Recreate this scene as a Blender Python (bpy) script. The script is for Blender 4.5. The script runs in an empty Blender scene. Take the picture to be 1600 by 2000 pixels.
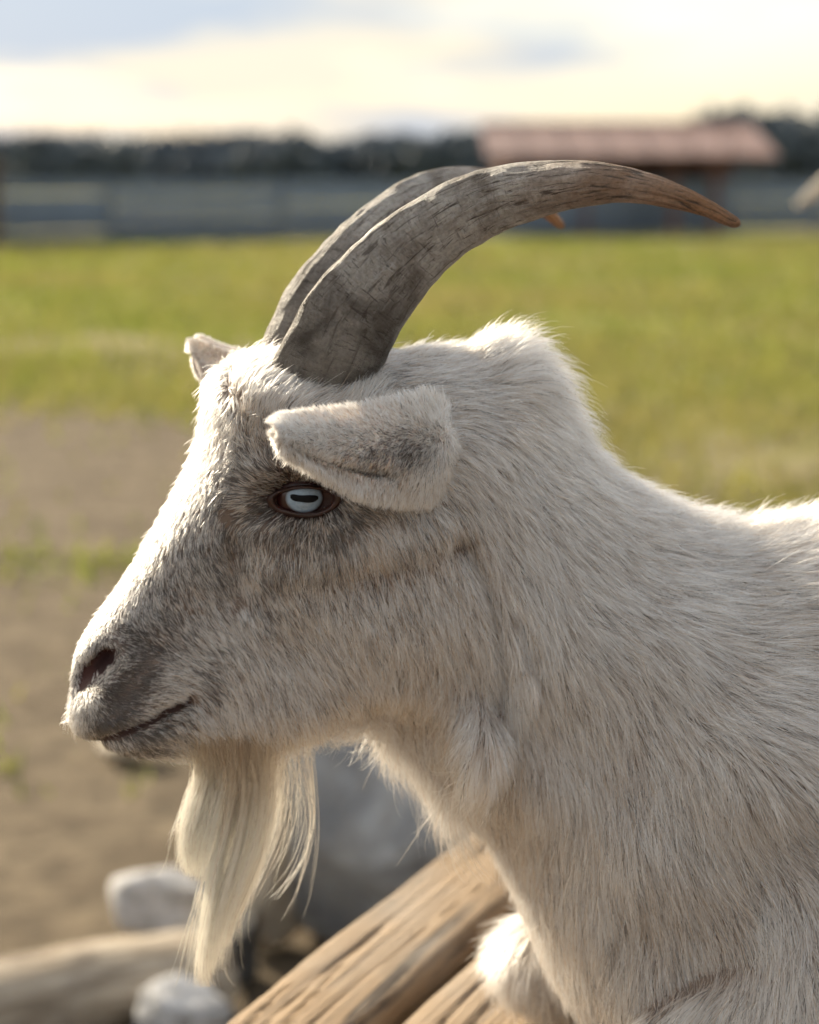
import bpy, math, random
import numpy as np
from mathutils import Vector, Matrix
rng = np.random.default_rng(7); random.seed(7)
R_ = math.radians
sc = bpy.context.scene
COL = sc.collection

# ------------------------------------------------------------------ camera
F = 3732.0                      # focal length in pixels of the 1600 x 2000 frame
PITCH = R_(10.0); CAM_H = 1.20; DIST = 1.0
CP, SP = math.cos(PITCH), math.sin(PITCH)
CAM = np.array([0.0, -DIST * CP, CAM_H])
c_right = np.array([1.0, 0, 0]); c_fwd = np.array([0, CP, -SP]); c_up = np.array([0, SP, CP])
cd = bpy.data.cameras.new('camera'); cam = bpy.data.objects.new('camera', cd); COL.objects.link(cam)
cam.location = CAM; cam.rotation_euler = (math.pi / 2 - PITCH, 0, 0)
cd.sensor_fit = 'VERTICAL'; cd.sensor_height = 24.0; cd.lens = F / 2000 * 24.0
cd.clip_start = 0.02; cd.clip_end = 3000
cd.dof.use_dof = True; cd.dof.focus_distance = 0.905; cd.dof.aperture_fstop = 3.7
cd.dof.aperture_blades = 0
sc.camera = cam

# ------------------------------------------------------------------ sun, sky, exposure
SUN_EL, SUN_AZ = R_(27), R_(42)          # azimuth: to the left of straight behind the goat
sdir = Vector((-math.sin(SUN_AZ) * math.cos(SUN_EL), math.cos(SUN_AZ) * math.cos(SUN_EL), math.sin(SUN_EL)))
sl = bpy.data.lights.new('sun', 'SUN'); sl.energy = 3.3; sl.angle = R_(0.6); sl.color = (1.0, 0.87, 0.66)
so = bpy.data.objects.new('sun', sl); COL.objects.link(so)
so.rotation_euler = sdir.to_track_quat('Z', 'Y').to_euler(); so.location = (-3, 4, 5)
w = bpy.data.worlds.new('World'); sc.world = w; w.use_nodes = True
nt = w.node_tree; N = nt.nodes; L = nt.links; N.clear()
out = N.new('ShaderNodeOutputWorld'); bg = N.new('ShaderNodeBackground'); bg.inputs['Strength'].default_value = 0.10
sky = N.new('ShaderNodeTexSky'); sky.sky_type = 'NISHITA'; sky.sun_disc = False
sky.sun_elevation = SUN_EL; sky.sun_rotation = -SUN_AZ; sky.air_density = 1.2; sky.dust_density = 2.5
geo = N.new('ShaderNodeTexCoord'); sep = N.new('ShaderNodeSeparateXYZ'); L.new(geo.outputs['Generated'], sep.inputs[0])
def wmath(op, a, b=None, clamp=False):
    m = N.new('ShaderNodeMath'); m.operation = op; m.use_clamp = clamp
    for i, v in enumerate((a, b)):
        if v is None: continue
        if isinstance(v, (int, float)): m.inputs[i].default_value = v
        else: L.new(v, m.inputs[i])
    return m.outputs[0]
zc = wmath('ADD', wmath('MAXIMUM', sep.outputs[2], 0.0), 0.16)
comb = N.new('ShaderNodeCombineXYZ')
L.new(wmath('DIVIDE', sep.outputs[0], zc), comb.inputs[0]); L.new(wmath('DIVIDE', sep.outputs[1], zc), comb.inputs[1])
def wnoise(scale, detail, off, rough=0.5):
    mp = N.new('ShaderNodeMapping'); mp.inputs['Location'].default_value = off; L.new(comb.outputs[0], mp.inputs[0])
    n = N.new('ShaderNodeTexNoise'); n.inputs['Scale'].default_value = scale; n.inputs['Detail'].default_value = detail
    n.inputs['Roughness'].default_value = rough
    L.new(mp.outputs[0], n.inputs['Vector']); return n.outputs['Fac']
def wramp(v, stops):
    r = N.new('ShaderNodeValToRGB'); L.new(v, r.inputs[0]); e = r.color_ramp.elements
    e[0].position, e[0].color = stops[0]; e[1].position, e[1].color = stops[-1]
    for p, c in stops[1:-1]:
        k = e.new(p); k.color = c
    return r.outputs[0]
cover = wramp(wnoise(0.85, 4.0, (9.1, 3.4, 0)), [(0.36, (0, 0, 0, 1)), (0.56, (1, 1, 1, 1))])
shade = wramp(wnoise(1.3, 5.0, (2.6, 7.5, 2.0)), [(0.38, (1.6, 1.9, 2.35, 1)), (0.60, (3.0, 2.76, 2.3, 1))])
mix = N.new('ShaderNodeMix'); mix.data_type = 'RGBA'
sf = wmath('ADD', wmath('MULTIPLY', cover, 0.40), 0.55)
L.new(sf, mix.inputs[0]); L.new(sky.outputs[0], mix.inputs[6]); L.new(shade, mix.inputs[7])
L.new(mix.outputs[2], bg.inputs['Color']); L.new(bg.outputs[0], out.inputs[0])
sc.view_settings.view_transform = 'Standard'; sc.view_settings.look = 'None'
sc.view_settings.exposure = 1.7; sc.view_settings.gamma = 1.0; sc.view_settings.use_curve_mapping = False
sc.render.engine = 'CYCLES'
cy = sc.cycles
cy.max_bounces = 10; cy.diffuse_bounces = 5; cy.glossy_bounces = 5; cy.transmission_bounces = 9; cy.transparent_max_bounces = 8
cy.use_adaptive_sampling = True; cy.adaptive_threshold = 0.03; cy.adaptive_min_samples = 24
cy.use_denoising = True
try:
    cy.denoiser = 'OPENIMAGEDENOISE'; cy.denoising_input_passes = 'RGB_ALBEDO_NORMAL'
except Exception: pass
cy.sample_clamp_indirect = 6.0; cy.caustics_reflective = False; cy.caustics_refractive = False

# ------------------------------------------------------------------ camera mapping helpers
def proj(P):
    d = np.asarray(P, float) - CAM
    z = d @ c_fwd
    return 800 + F * (d @ c_right) / z, 1000 - F * (d @ c_up) / z
def ray(px, py):
    px = np.asarray(px, float); py = np.asarray(py, float)
    return ((px - 800) / F)[..., None] * c_right - ((py - 1000) / F)[..., None] * c_up + c_fwd
def at_z(px, py, z):            # where the line of sight meets the level z
    d = ray(px, py); t = (z - CAM[2]) / d[..., 2]
    return CAM + d * t[..., None]
def at_y(px, py, y):
    d = ray(px, py); t = (y - CAM[1]) / d[..., 1]
    return CAM + d * t[..., None]

# ------------------------------------------------------------------ scene helpers
def tag(o, label=None, cat=None, group=None, kind=None):
    for k, v in (('label', label), ('category', cat), ('group', group), ('kind', kind)):
        if v: o[k] = v
    return o
def empty(name, loc=(0, 0, 0), rz=0):
    o = bpy.data.objects.new(name, None); COL.objects.link(o); o.location = loc; o.rotation_euler = (0, 0, rz)
    o.empty_display_size = 0.05
    return o
def mesh_data(name, v, f, mat=None, smooth=True):
    me = bpy.data.meshes.new(name)
    v = np.asarray(v, np.float32)
    if isinstance(f, np.ndarray):
        n, k = f.shape
        me.vertices.add(len(v)); me.vertices.foreach_set('co', v.ravel())
        me.loops.add(n * k); me.loops.foreach_set('vertex_index', f.astype(np.int32).ravel())
        me.polygons.add(n); me.polygons.foreach_set('loop_start', np.arange(0, n * k, k, dtype=np.int32))
        me.update(calc_edges=True)
    else:
        me.from_pydata([tuple(map(float, p)) for p in v], [], [tuple(map(int, q)) for q in f]); me.update()
    me.polygons.foreach_set('use_smooth', np.full(len(me.polygons), smooth))
    if mat: me.materials.append(mat)
    return me
def link(name, me, parent=None):
    o = bpy.data.objects.new(name, me); COL.objects.link(o)
    if parent: o.parent = parent
    return o
def obj(name, v, f, mat, parent=None, smooth=True):
    return link(name, mesh_data(name, v, f, mat, smooth), parent)
def fattr(me, name, vals, kind='FLOAT'):
    a = me.attributes.new(name, kind, 'POINT')
    a.data.foreach_set('value' if kind == 'FLOAT' else 'color', np.asarray(vals, np.float32).ravel())
def curves_obj(name, P, rad, col, mat, parent=None):
    n, k, _ = P.shape
    cu = bpy.data.hair_curves.new(name); cu.add_curves([k] * n)
    cu.attributes['position'].data.foreach_set('vector', np.ascontiguousarray(P, np.float32).ravel())
    ra = cu.attributes.get('radius') or cu.attributes.new('radius', 'FLOAT', 'POINT')
    ra.data.foreach_set('value', np.ascontiguousarray(rad, np.float32).ravel())
    ca = cu.attributes.new('hair_colour', 'FLOAT_COLOR', 'CURVE')
    ca.data.foreach_set('color', np.concatenate([col, np.ones((n, 1))], 1).astype(np.float32).ravel())
    cu.materials.append(mat)
    o = bpy.data.objects.new(name, cu); COL.objects.link(o)
    if parent: o.parent = parent
    return o
def wob(P, scale, seed, octaves=3):     # cheap smooth noise, about -1..1
    r = np.random.default_rng(seed); P = np.asarray(P, float); s = np.zeros(P.shape[:-1]); a = 1.0; tot = 0
    for o in range(octaves):
        q = np.zeros_like(s)
        for _ in range(5):
            k = r.normal(size=P.shape[-1]); k *= scale * (2 ** o) * r.uniform(.6, 1.4) / np.linalg.norm(k)
            q += np.sin(P @ k + r.uniform(0, 6.28))
        s += a * q / 2.6; tot += a; a *= 0.5
    return s / tot
def sstep(a, b, x):
    t = np.clip((np.asarray(x, float) - a) / (b - a), 0, 1); return t * t * (3 - 2 * t)
class Mat:
    def __init__(s, name):
        s.m = bpy.data.materials.new(name); s.m.use_nodes = True; s.nt = s.m.node_tree
        s.N, s.L = s.nt.nodes, s.nt.links; s.bsdf = s.N['Principled BSDF']; s.out = s.N['Material Output']
    def node(s, t, **kw):
        n = s.N.new(t)
        for k, v in kw.items(): setattr(n, k, v)
        return n
    def put(s, sock, v):
        if isinstance(v, (int, float, tuple, list)): sock.default_value = v if not isinstance(v, (tuple, list)) or len(v) != 3 or sock.type == 'VECTOR' else (*v, 1)
        else: s.L.new(v, sock)
    def set(s, **kw):
        for k, v in kw.items(): s.put(s.bsdf.inputs[k.replace('_', ' ')], v)
        return s
    def coord(s, which='Object', scale=(1, 1, 1), rot=(0, 0, 0), loc=(0, 0, 0)):
        t = s.node('ShaderNodeTexCoord'); mp = s.node('ShaderNodeMapping'); s.L.new(t.outputs[which], mp.inputs[0])
        mp.inputs['Scale'].default_value = scale; mp.inputs['Rotation'].default_value = rot; mp.inputs['Location'].default_value = loc
        return mp.outputs[0]
    def pos(s):
        return s.node('ShaderNodeNewGeometry').outputs['Position']
    def noise(s, vec, scale, detail=4, rough=.55, dist=0):
        n = s.node('ShaderNodeTexNoise'); s.put(n.inputs['Vector'], vec) if vec is not None else None
        n.inputs['Scale'].default_value = scale; n.inputs['Detail'].default_value = detail
        n.inputs['Roughness'].default_value = rough; n.inputs['Distortion'].default_value = dist
        return n.outputs['Fac']
    def ramp(s, v, stops, interp='LINEAR'):
        r = s.node('ShaderNodeValToRGB'); s.L.new(v, r.inputs[0]); e = r.color_ramp.elements; r.color_ramp.interpolation = interp
        c4 = lambda c: (c, c, c, 1) if isinstance(c, (int, float)) else (*c, 1)
        e[0].position, e[0].color = stops[0][0], c4(stops[0][1]); e[1].position, e[1].color = stops[-1][0], c4(stops[-1][1])
        for p, c in stops[1:-1]: e.new(p).color = c4(c)
        return r.outputs[0]
    def mix(s, f, a, b, mode='MIX'):
        m = s.node('ShaderNodeMix', data_type='RGBA', blend_type=mode); s.put(m.inputs[0], f); s.put(m.inputs[6], a); s.put(m.inputs[7], b)
        return m.outputs[2]
    def math(s, op, a, b=0.0):
        m = s.node('ShaderNodeMath', operation=op); s.put(m.inputs[0], a); s.put(m.inputs[1], b); return m.outputs[0]
    def attr(s, name):
        return s.node('ShaderNodeAttribute', attribute_name=name)
    def bump(s, h, strength=.3, dist=.01):
        b = s.node('ShaderNodeBump'); b.inputs['Strength'].default_value = strength; b.inputs['Distance'].default_value = dist
        s.L.new(h, b.inputs['Height']); s.L.new(b.outputs[0], s.bsdf.inputs['Normal'])

# ------------------------------------------------------------------ ground
m = Mat('ground_soil_and_turf')
p = m.pos()
n1 = m.noise(p, 0.35, 6, .6); n2 = m.noise(p, 1.7, 6, .6); n3 = m.noise(p, 14, 6, .65)
dist = m.node('ShaderNodeSeparateXYZ'); m.L.new(p, dist.inputs[0])
far = m.math('MULTIPLY', m.math('SUBTRACT', m.math('ADD', dist.outputs[1], m.math('MULTIPLY', m.math('MAXIMUM', m.math('MINIMUM', dist.outputs[0], 1.6), -1.6), 1.5)), 7.0), 0.16)
gfac = m.ramp(m.math('ADD', far, m.math('MULTIPLY', m.math('SUBTRACT', n2, 0.5), 2.0)), [(0.0, 0), (0.9, 1)])
soil = m.mix(m.ramp(n3, [(.3, 0), (.7, 1)]), (0.052, 0.040, 0.027), (0.20, 0.156, 0.104))
soil = m.mix(m.ramp(m.noise(p, 3.6, 5, .6, .5), [(0.46, 0), (0.62, .8)]), soil, (0.085, 0.064, 0.042))
turf = m.mix(m.ramp(n1, [(0.35, 0), (0.65, 1)]), (0.215, 0.185, 0.085), (0.19, 0.215, 0.055))
turf = m.mix(m.math('MULTIPLY', n3, 0.5), turf, (0.33, 0.27, 0.11))
m.set(Base_Color=m.mix(gfac, soil, turf), Roughness=0.95); m.bsdf.inputs['Specular IOR Level'].default_value = .15
m.bump(n3, .6, .03)
GROUND = m.m
gx = np.concatenate([[-1500, -500, -150, -60], np.linspace(-25, 25, 90), [60, 150, 500, 1500]])
gy = np.concatenate([[-400, -60, -12], np.linspace(-4, 45, 110), [70, 120, 250, 600, 1800]])
GX, GY = np.meshgrid(gx, gy, indexing='ij')
def ground_z(x, y):
    q = np.stack([np.asarray(x, float), np.asarray(y, float)], -1)
    return 0.035 * wob(q, 0.9, 3, 3) * sstep(1.2, 3, np.abs(q[..., 1]))
GZ = np.where((np.abs(GX) < 30) & (np.abs(GY) < 50), ground_z(GX, GY), 0)
idx = np.arange(GX.size).reshape(GX.shape)
quads = np.stack([idx[:-1, :-1], idx[1:, :-1], idx[1:, 1:], idx[:-1, 1:]], -1).reshape(-1, 4)
g = obj('ground', np.stack([GX, GY, GZ], -1).reshape(-1, 3), quads, GROUND); tag(g, kind='structure')

# grass blades: uncountable
m = Mat('grass_blade'); a = m.attr('tint')
m.set(Base_Color=m.mix(a.outputs['Fac'], (0.15, 0.185, 0.035), (0.28, 0.235, 0.09)), Roughness=.7)
tr = m.node('ShaderNodeBsdfTranslucent'); m.L.new(m.mix(a.outputs['Fac'], (0.20, 0.25, 0.035), (0.31, 0.265, 0.09)), tr.inputs[0])
ms = m.node('ShaderNodeMixShader'); ms.inputs[0].default_value = .45
m.L.new(m.bsdf.outputs[0], ms.inputs[1]); m.L.new(tr.outputs[0], ms.inputs[2]); m.L.new(ms.outputs[0], m.out.inputs[0])
GRASS = m.m
nb = 260000
yy = 2.6 + 30 * rng.random(nb) ** 1.5; xx = (rng.random(nb) - .5) * (1.4 + yy * 0.62) * np.where(rng.random(nb) < .45, 1, 3.0)
q = np.stack([xx, yy], -1)
tuft = np.zeros(nb)
for (px_, py_, r_) in ((70, 1110, .22), (260, 1100, .12), (150, 1668, .035), (255, 1572, .03), (30, 1500, .03)):
    c_ = at_z(np.array(float(px_)), np.array(float(py_)), 0.); tuft += np.exp(-(((q - c_[:2]) / [r_, r_ * 1.3]) ** 2).sum(1))
keep = rng.random(nb) < np.clip(sstep(5.0, 9.5, yy + 1.5 * np.clip(xx, -1.6, 1.6)) * (0.55 + .6 * wob(q, 1.3, 21)) + .3 * tuft, 0.01, 1)
q = q[keep]; n = len(q); zz = ground_z(q[:, 0], q[:, 1]) - .005
h = (0.02 + .05 * rng.random(n)) * (1 + .05 * q[:, 1]); th = rng.random(n) * 6.28; wd = 0.004 + .0016 * q[:, 1]
lean = rng.normal(size=(n, 2)) * .5 * h[:, None]
b0 = np.stack([q[:, 0], q[:, 1], zz], -1); off = np.stack([np.cos(th) * wd, np.sin(th) * wd, 0 * wd], -1)
V = np.stack([b0 - off, b0 + off, b0 + np.concatenate([lean, h[:, None]], 1)], 1).reshape(-1, 3)
g = obj('grass', V, np.arange(3 * n).reshape(-1, 3), GRASS, smooth=False)
fattr(g.data, 'tint', np.repeat(np.clip(.5 + .5 * wob(q, .8, 5) + rng.normal(size=n) * .2, 0, 1), 3))
tag(g, 'short yellow green grass covering the pasture behind the goat', 'grass', kind='stuff')

# ------------------------------------------------------------------ background: wood, fence, shelter
def box_v(x0, x1, y0, y1, z0, z1):
    return np.array([(x, y, z) for x in (x0, x1) for y in (y0, y1) for z in (z0, z1)], float)
BOXF = np.array([(0, 1, 3, 2), (4, 6, 7, 5), (0, 4, 5, 1), (2, 3, 7, 6), (0, 2, 6, 4), (1, 5, 7, 3)])
def simple(name, c1, c2, scale, rough=.85, stretch=(1, 1, 1), bump=.3):
    m = Mat(name); v = m.coord('Object', stretch); n = m.noise(v, scale, 6, .6)
    m.set(Base_Color=m.mix(m.ramp(n, [(.3, 0), (.7, 1)]), c1, c2), Roughness=rough); m.bump(n, bump, .01); return m.m
LEAFM = simple('hazed_foliage', (0.075, 0.10, 0.128), (0.115, 0.142, 0.168), .8, .8)  # blue-grey haze of distance is mixed into the leaf colour
BARK = simple('bark', (0.05, 0.04, 0.035), (0.09, 0.075, 0.06), 6)
vs, fs, k = [], [], 0
tv, tf, tk = [], [], 0
for i in range(530):
    x = -130 + i * .74 + rng.normal() * .5; y = 150 + rng.uniform(-14, 14)
    top = (4.25 + .2 * rng.normal() * .7 + 0.22 * math.sin(i * .37) + .1 * math.sin(i * .9)) * (y / 150)
    if i >= 350: x, y, top = -130 + (i - 350) * 1.44, 144 + rng.uniform(-3, 3), 3.0 + .3 * rng.random()      # undergrowth
    ppx = proj((x, y, 3))[0]
    if 1370 < ppx < 1800 and i < 350: top += 1.9
    if 880 < ppx < 1060: top += .5
    rx = rng.uniform(1.6, 2.7); nl = 420
    d = rng.normal(size=(nl, 3)); d /= np.linalg.norm(d, axis=1)[:, None]; rr = rng.random(nl) ** .4
    c = np.array([x, y, top * .52]) + d * rr[:, None] * np.array([rx, rx, top * .48]) * (1 + .25 * wob(d, 2.5, 100 + i))[:, None]
    u = rng.normal(size=(nl, 3)); u /= np.linalg.norm(u, axis=1)[:, None]; t = np.cross(u, rng.normal(size=(nl, 3))); t /= np.linalg.norm(t, axis=1)[:, None]
    s = rng.uniform(.22, .5, nl)[:, None]
    vs.append(np.stack([c - u * s, c + t * s * .7, c + u * s, c - t * s * .7], 1).reshape(-1, 3)); fs.append(np.arange(nl * 4).reshape(-1, 4) + k); k += nl * 4
    for a in range(6):
        an = a * math.pi / 3
        tv += [(x + .16 * math.cos(an), y + .16 * math.sin(an), -.1), (x + .08 * math.cos(an), y + .08 * math.sin(an), top * .7)]
    tf += [(tk + 2 * a, tk + (2 * a + 2) % 12, tk + (2 * a + 3) % 12, tk + 2 * a + 1) for a in range(6)]; tk += 12
wood = obj('distant_wood', np.concatenate(vs), np.concatenate(fs), LEAFM, smooth=False)
tag(wood, 'dark blurred line of trees along the horizon behind the fence', 'trees', kind='stuff')
obj('trunk', tv, np.array(tf), BARK, wood)['kind'] = 'stuff'

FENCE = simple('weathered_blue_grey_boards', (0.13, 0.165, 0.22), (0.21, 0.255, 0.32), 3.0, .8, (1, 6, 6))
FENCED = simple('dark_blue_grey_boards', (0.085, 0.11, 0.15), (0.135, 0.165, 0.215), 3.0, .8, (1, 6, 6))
POSTM = simple('dark_brown_post', (0.07, 0.05, 0.038), (0.13, 0.095, 0.07), 5)
A = at_z(np.array(-160.), np.array(492.), 0.); B = at_z(np.array(1800.), np.array(447.), 0.); A, B = A - (B - A) * 6 / 7, B + (B - A) * 6 / 7
fe = empty('board_fence', (A[0], A[1], 0), math.atan2(B[1] - A[1], B[0] - A[0]))
tag(fe, 'low blue grey board fence across the far side of the pasture', 'fence')
Lf = float(np.linalg.norm((B - A)[:2])); ns = 19; sl_ = Lf / ns
bd = {}
for i in range(ns):
    for j in range(5):
        z0 = .06 + j * .212
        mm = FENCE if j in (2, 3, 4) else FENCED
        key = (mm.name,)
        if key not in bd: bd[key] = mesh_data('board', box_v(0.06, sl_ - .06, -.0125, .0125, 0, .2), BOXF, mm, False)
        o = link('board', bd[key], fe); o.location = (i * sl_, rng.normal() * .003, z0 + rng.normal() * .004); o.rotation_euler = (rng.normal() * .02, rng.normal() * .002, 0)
pm = mesh_data('post', box_v(-.06, .06, -.06, .06, -.1, 1.13), BOXF, FENCED, False)
for i in range(ns + 1):
    o = link('post', pm, fe); o.location = (i * sl_, .08, 0)
# dark gate post at the left edge of the view
P = at_z(np.array(3.), np.array(492.), 0.); 
gp = empty('gate_post', (P[0], P[1] - .6, 0)); tag(gp, 'dark brown wooden post at the left end of the fence', 'post')
obj('shaft', box_v(-.13, .13, -.13, .13, -.1, 1.5), BOXF, POSTM, gp, False)
obj('cap', np.concatenate([box_v(-.16, .16, -.16, .16, 1.5, 1.56)]), BOXF, POSTM, gp, False)

# open animal shelter with a dull red roof
ROOF = simple('dull_red_sheet_roof', (0.14, 0.076, 0.062), (0.19, 0.112, 0.095), 1.2, .55, bump=.1)
TIMB = simple('red_brown_timber', (0.10, 0.045, 0.035), (0.17, 0.085, 0.065), 4)
S0 = at_z(np.array(968.), np.array(462.), 0.); S1 = at_z(np.array(1488.), np.array(462.), 0.)
sy = float(S0[1]); sx0, sx1 = float(S0[0]), float(S1[0])
sh = empty('animal_shelter', ((sx0 + sx1) / 2, sy, 0)); tag(sh, 'open timber animal shelter with a dull red sloping roof', 'shelter')
hw = (sx1 - sx0) / 2; dep = 2.6
def z_at(py, y):            # height seen at image row py at depth y
    return float(at_y(np.array(800.), np.array(float(py)), y)[2])
ze = z_at(306, sy - .4); zr = z_at(240, sy + dep + .3)
npan = 7; pw = 2 * (hw + .25) / npan
for i in range(npan):
    n = 14; xs = np.linspace(0, pw - .01, n); zz = .012 * np.cos(np.arange(n) * math.pi)
    top = []; 
    for (yy_, zb) in ((-.4, ze), (dep + .3, zr)):
        top += [(x, yy_, zb + z + .02) for x, z in zip(xs, zz)]
    for (yy_, zb) in ((-.4, ze), (dep + .3, zr)):
        top += [(x, yy_, zb + z - .012) for x, z in zip(xs, zz)]
    f = [(j, j + 1, n + j + 1, n + j) for j in range(n - 1)] + [(2 * n + j + 1, 2 * n + j, 3 * n + j, 3 * n + j + 1) for j in range(n - 1)]
    f += [(j + 1, j, 2 * n + j, 2 * n + j + 1) for j in range(n - 1)] + [(n + j, n + j + 1, 3 * n + j + 1, 3 * n + j) for j in range(n - 1)]
    if i == 0: pmesh = mesh_data('roof_panel', top, f, ROOF, False)
    o = link('roof_panel', pmesh, sh); o.location = (-hw - .25 + i * pw, 0, (i % 2) * .003)
for (x, y_, h_) in [(x, y_, (ze if y_ == 0 else zr) - .1) for x in (-hw + .25, -hw / 3, hw / 3, hw - .95) for y_ in (0, dep)]:
    obj('post', box_v(x - .07, x + .07, y_ - .07, y_ + .07, -.1, h_), BOXF, TIMB, sh, False)
for y_, h_ in ((0.0, ze - .1), (dep, zr - .1)):
    obj('beam', box_v(-hw - .15, hw + .15, y_ - .05, y_ + .05, h_ + .002, h_ + .1), BOXF, TIMB, sh, False)
nbk = 18; bw = 2 * hw * .96 / nbk
bk = mesh_data('wall_board', box_v(0, bw - .012, dep + .075, dep + .1, 0.02, zr - .12), BOXF, TIMB, False)
for i in range(nbk):
    o = link('wall_board', bk, sh); o.location = (-hw + .1 + i * bw, rng.normal() * .004, 0)
sw = mesh_data('wall_board', box_v(-hw + .1, -hw + .125, 0, .5, .02, ze - .12), BOXF, TIMB, False)
for i in range(5):
    o = link('wall_board', sw, sh); o.location = (0, .08 + i * .512, 0)

# ------------------------------------------------------------------ stones, log
def ico(nu=28, nv=18):
    u = np.linspace(0, 2 * math.pi, nu, endpoint=False); v = np.linspace(0, math.pi, nv)
    U, Vv = np.meshgrid(u, v, indexing='ij')
    P = np.stack([np.cos(U) * np.sin(Vv), np.sin(U) * np.sin(Vv), np.cos(Vv)], -1)
    ix = np.arange(nu * nv).reshape(nu, nv)
    f = np.stack([ix[:, :-1], ix[:, 1:], np.roll(ix, -1, 0)[:, 1:], np.roll(ix, -1, 0)[:, :-1]], -1).reshape(-1, 4)
    return P.reshape(-1, 3), f
def rock(name, px, py, size, mat, seed, rz=0., label='', cat='rock', z=None, facet=.35, parent=None, pow_=.75):
    P, f = ico(40, 26)
    r = np.random.default_rng(seed)
    D = P.copy(); rad = 1 / (np.abs(P) ** 5).sum(1) ** .2 * .8
    for _ in range(15):                       # chop flat faces
        nrm = r.normal(size=3); nrm /= np.linalg.norm(nrm); c = r.uniform(.50, .84)
        d = D @ nrm; rad = np.minimum(rad, np.where(d > .05, c / np.maximum(d, .05), 9))
    rad = rad * (1 + .07 * wob(D, 3.0, seed, 3) + .05 * wob(D, 14, seed + 1, 3))
    size = tuple(np.array(size) * 1.28)
    D = D * rad[:, None] * np.array(size)
    g = at_z(np.array(float(px)), np.array(float(py)), 0.0)
    zb = float(ground_z(g[0], g[1])) if z is None else z
    o = obj(name, D, f, mat, None); o.location = (g[0], g[1] + size[1] * .6, zb - D[:, 2].min() - .02 * size[2]); o.rotation_euler = (0, 0, rz)
    tag(o, label, cat); return o
def stone_mat(name, c1, c2, c3):
    m = Mat(name); v = m.coord('Object'); n = m.noise(v, 7, 8, .62, .6); n2 = m.noise(v, 30, 6, .65)
    c = m.mix(m.ramp(n, [(.38, 0), (.60, 1)]), c1, c2); c = m.mix(m.ramp(n2, [(.48, 0), (.66, .85)]), c, c3)
    m.set(Base_Color=c, Roughness=.85); m.bump(m.math('ADD', n, m.math('MULTIPLY', n2, .5)), .7, .02); return m.m
WST = stone_mat('white_limestone', (0.36, 0.36, 0.37), (0.60, 0.60, 0.61), (0.22, 0.20, 0.18))
GST = stone_mat('grey_boulder_stone', (0.19, 0.195, 0.205), (0.50, 0.51, 0.52), (0.28, 0.27, 0.255))
BST = stone_mat('beige_stone', (0.40, 0.34, 0.26), (0.55, 0.48, 0.38), (0.25, 0.20, 0.15))
rock('white_rock', 315, 1838, (.082, .06, .052), WST, 3, .3, 'blocky white rock lying behind the bleached log')
rock('white_rock', 362, 2085, (.062, .05, .058), WST, 14, .8, 'rounded white rock at the bottom edge below the beard')
rock('halo_stone', 240, 1500, (.055, .045, .03), BST, 8, .1, 'small pale stone on the bare soil under the goat\'s lips')  # added stone that imitates a pale halo of blurred light below the lips
rock('boulder', 800, 1905, (.20, .17, .24), GST, 22, .4, 'large grey boulder standing between the beard and the timbers', 'boulder')
rock('boulder', 530, 1880, (.075, .07, .165), BST, 31, .9, 'narrow upright beige stone behind the tip of the beard', 'boulder')
rock('dark_stone', 455, 1935, (.05, .05, .05), stone_mat('dark_stone', (.03, .028, .026), (.07, .065, .06), (.05, .045, .04)), 41, .2, 'small black stone beside the end of the bleached log')

# bleached log
LOGM = Mat('bleached_log_wood'); m = LOGM
v = m.coord('Object', (2.2, 16, 16)); n = m.noise(v, 3.0, 8, .62, .6); n2 = m.noise(m.coord('Object'), 11, 5, .6)
c = m.mix(m.ramp(n, [(.36, 0), (.62, 1)]), (0.16, 0.12, 0.08), (0.56, 0.48, 0.38)); c = m.mix(m.ramp(n2, [(.55, 0), (.72, .85)]), c, (0.14, 0.11, 0.085))
m.set(Base_Color=c, Roughness=.9); m.bump(n, .9, .012)
nu, nv = 46, 30
g0 = at_z(np.array(-260.), np.array(2010.), .07); g1 = at_z(np.array(440.), np.array(1880.), .07)
ax = g1 - g0; Ll = float(np.linalg.norm(ax)); s = np.linspace(-.06, 1, nu); th = np.linspace(0, 2 * math.pi, nv, endpoint=False)
S, TH = np.meshgrid(s, th, indexing='ij')
rad = .078 * (1 - .16 * S) * np.clip(np.sqrt(np.clip((1.012 - S) / .02, 0, 1)), .02, 1)
rad = rad * (1 + .16 * wob(np.stack([S * 3, np.cos(TH), np.sin(TH)], -1), 2.2, 51) + .05 * wob(np.stack([S * 2, np.cos(TH) * 3, np.sin(TH) * 3], -1), 4, 52))
LV = np.stack([S * Ll, np.cos(TH) * rad, np.sin(TH) * rad * .9], -1).reshape(-1, 3)
ix = np.arange(nu * nv).reshape(nu, nv); nx_ = np.roll(ix, -1, 1)
lf = np.stack([ix[:-1], ix[1:], nx_[1:], nx_[:-1]], -1).reshape(-1, 4)
lf = [tuple(q) for q in lf] + [tuple(ix[-1][::-1]), tuple(ix[0])]
lg = empty('log', g0 * [1, 1, 0] + [0, 0, .062], math.atan2(ax[1], ax[0])); tag(lg, 'bleached grey brown log lying at the lower left', 'log')
obj('trunk', LV, lf, LOGM.m, lg)
P0, f0 = ico(14, 10)
for (sx_, a_, l_) in ((.78, 4.9, .05), (.35, 5.6, .03)):
    D = P0 * np.array([.022, .022, l_]); D[:, 2] += .03
    o = obj('branch_stub', D, f0, LOGM.m, lg); o.location = (sx_ * Ll, .03 * math.cos(a_), .03 * math.sin(a_)); o.rotation_euler = (a_ - 1.57 + math.pi, .4, 0)

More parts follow.
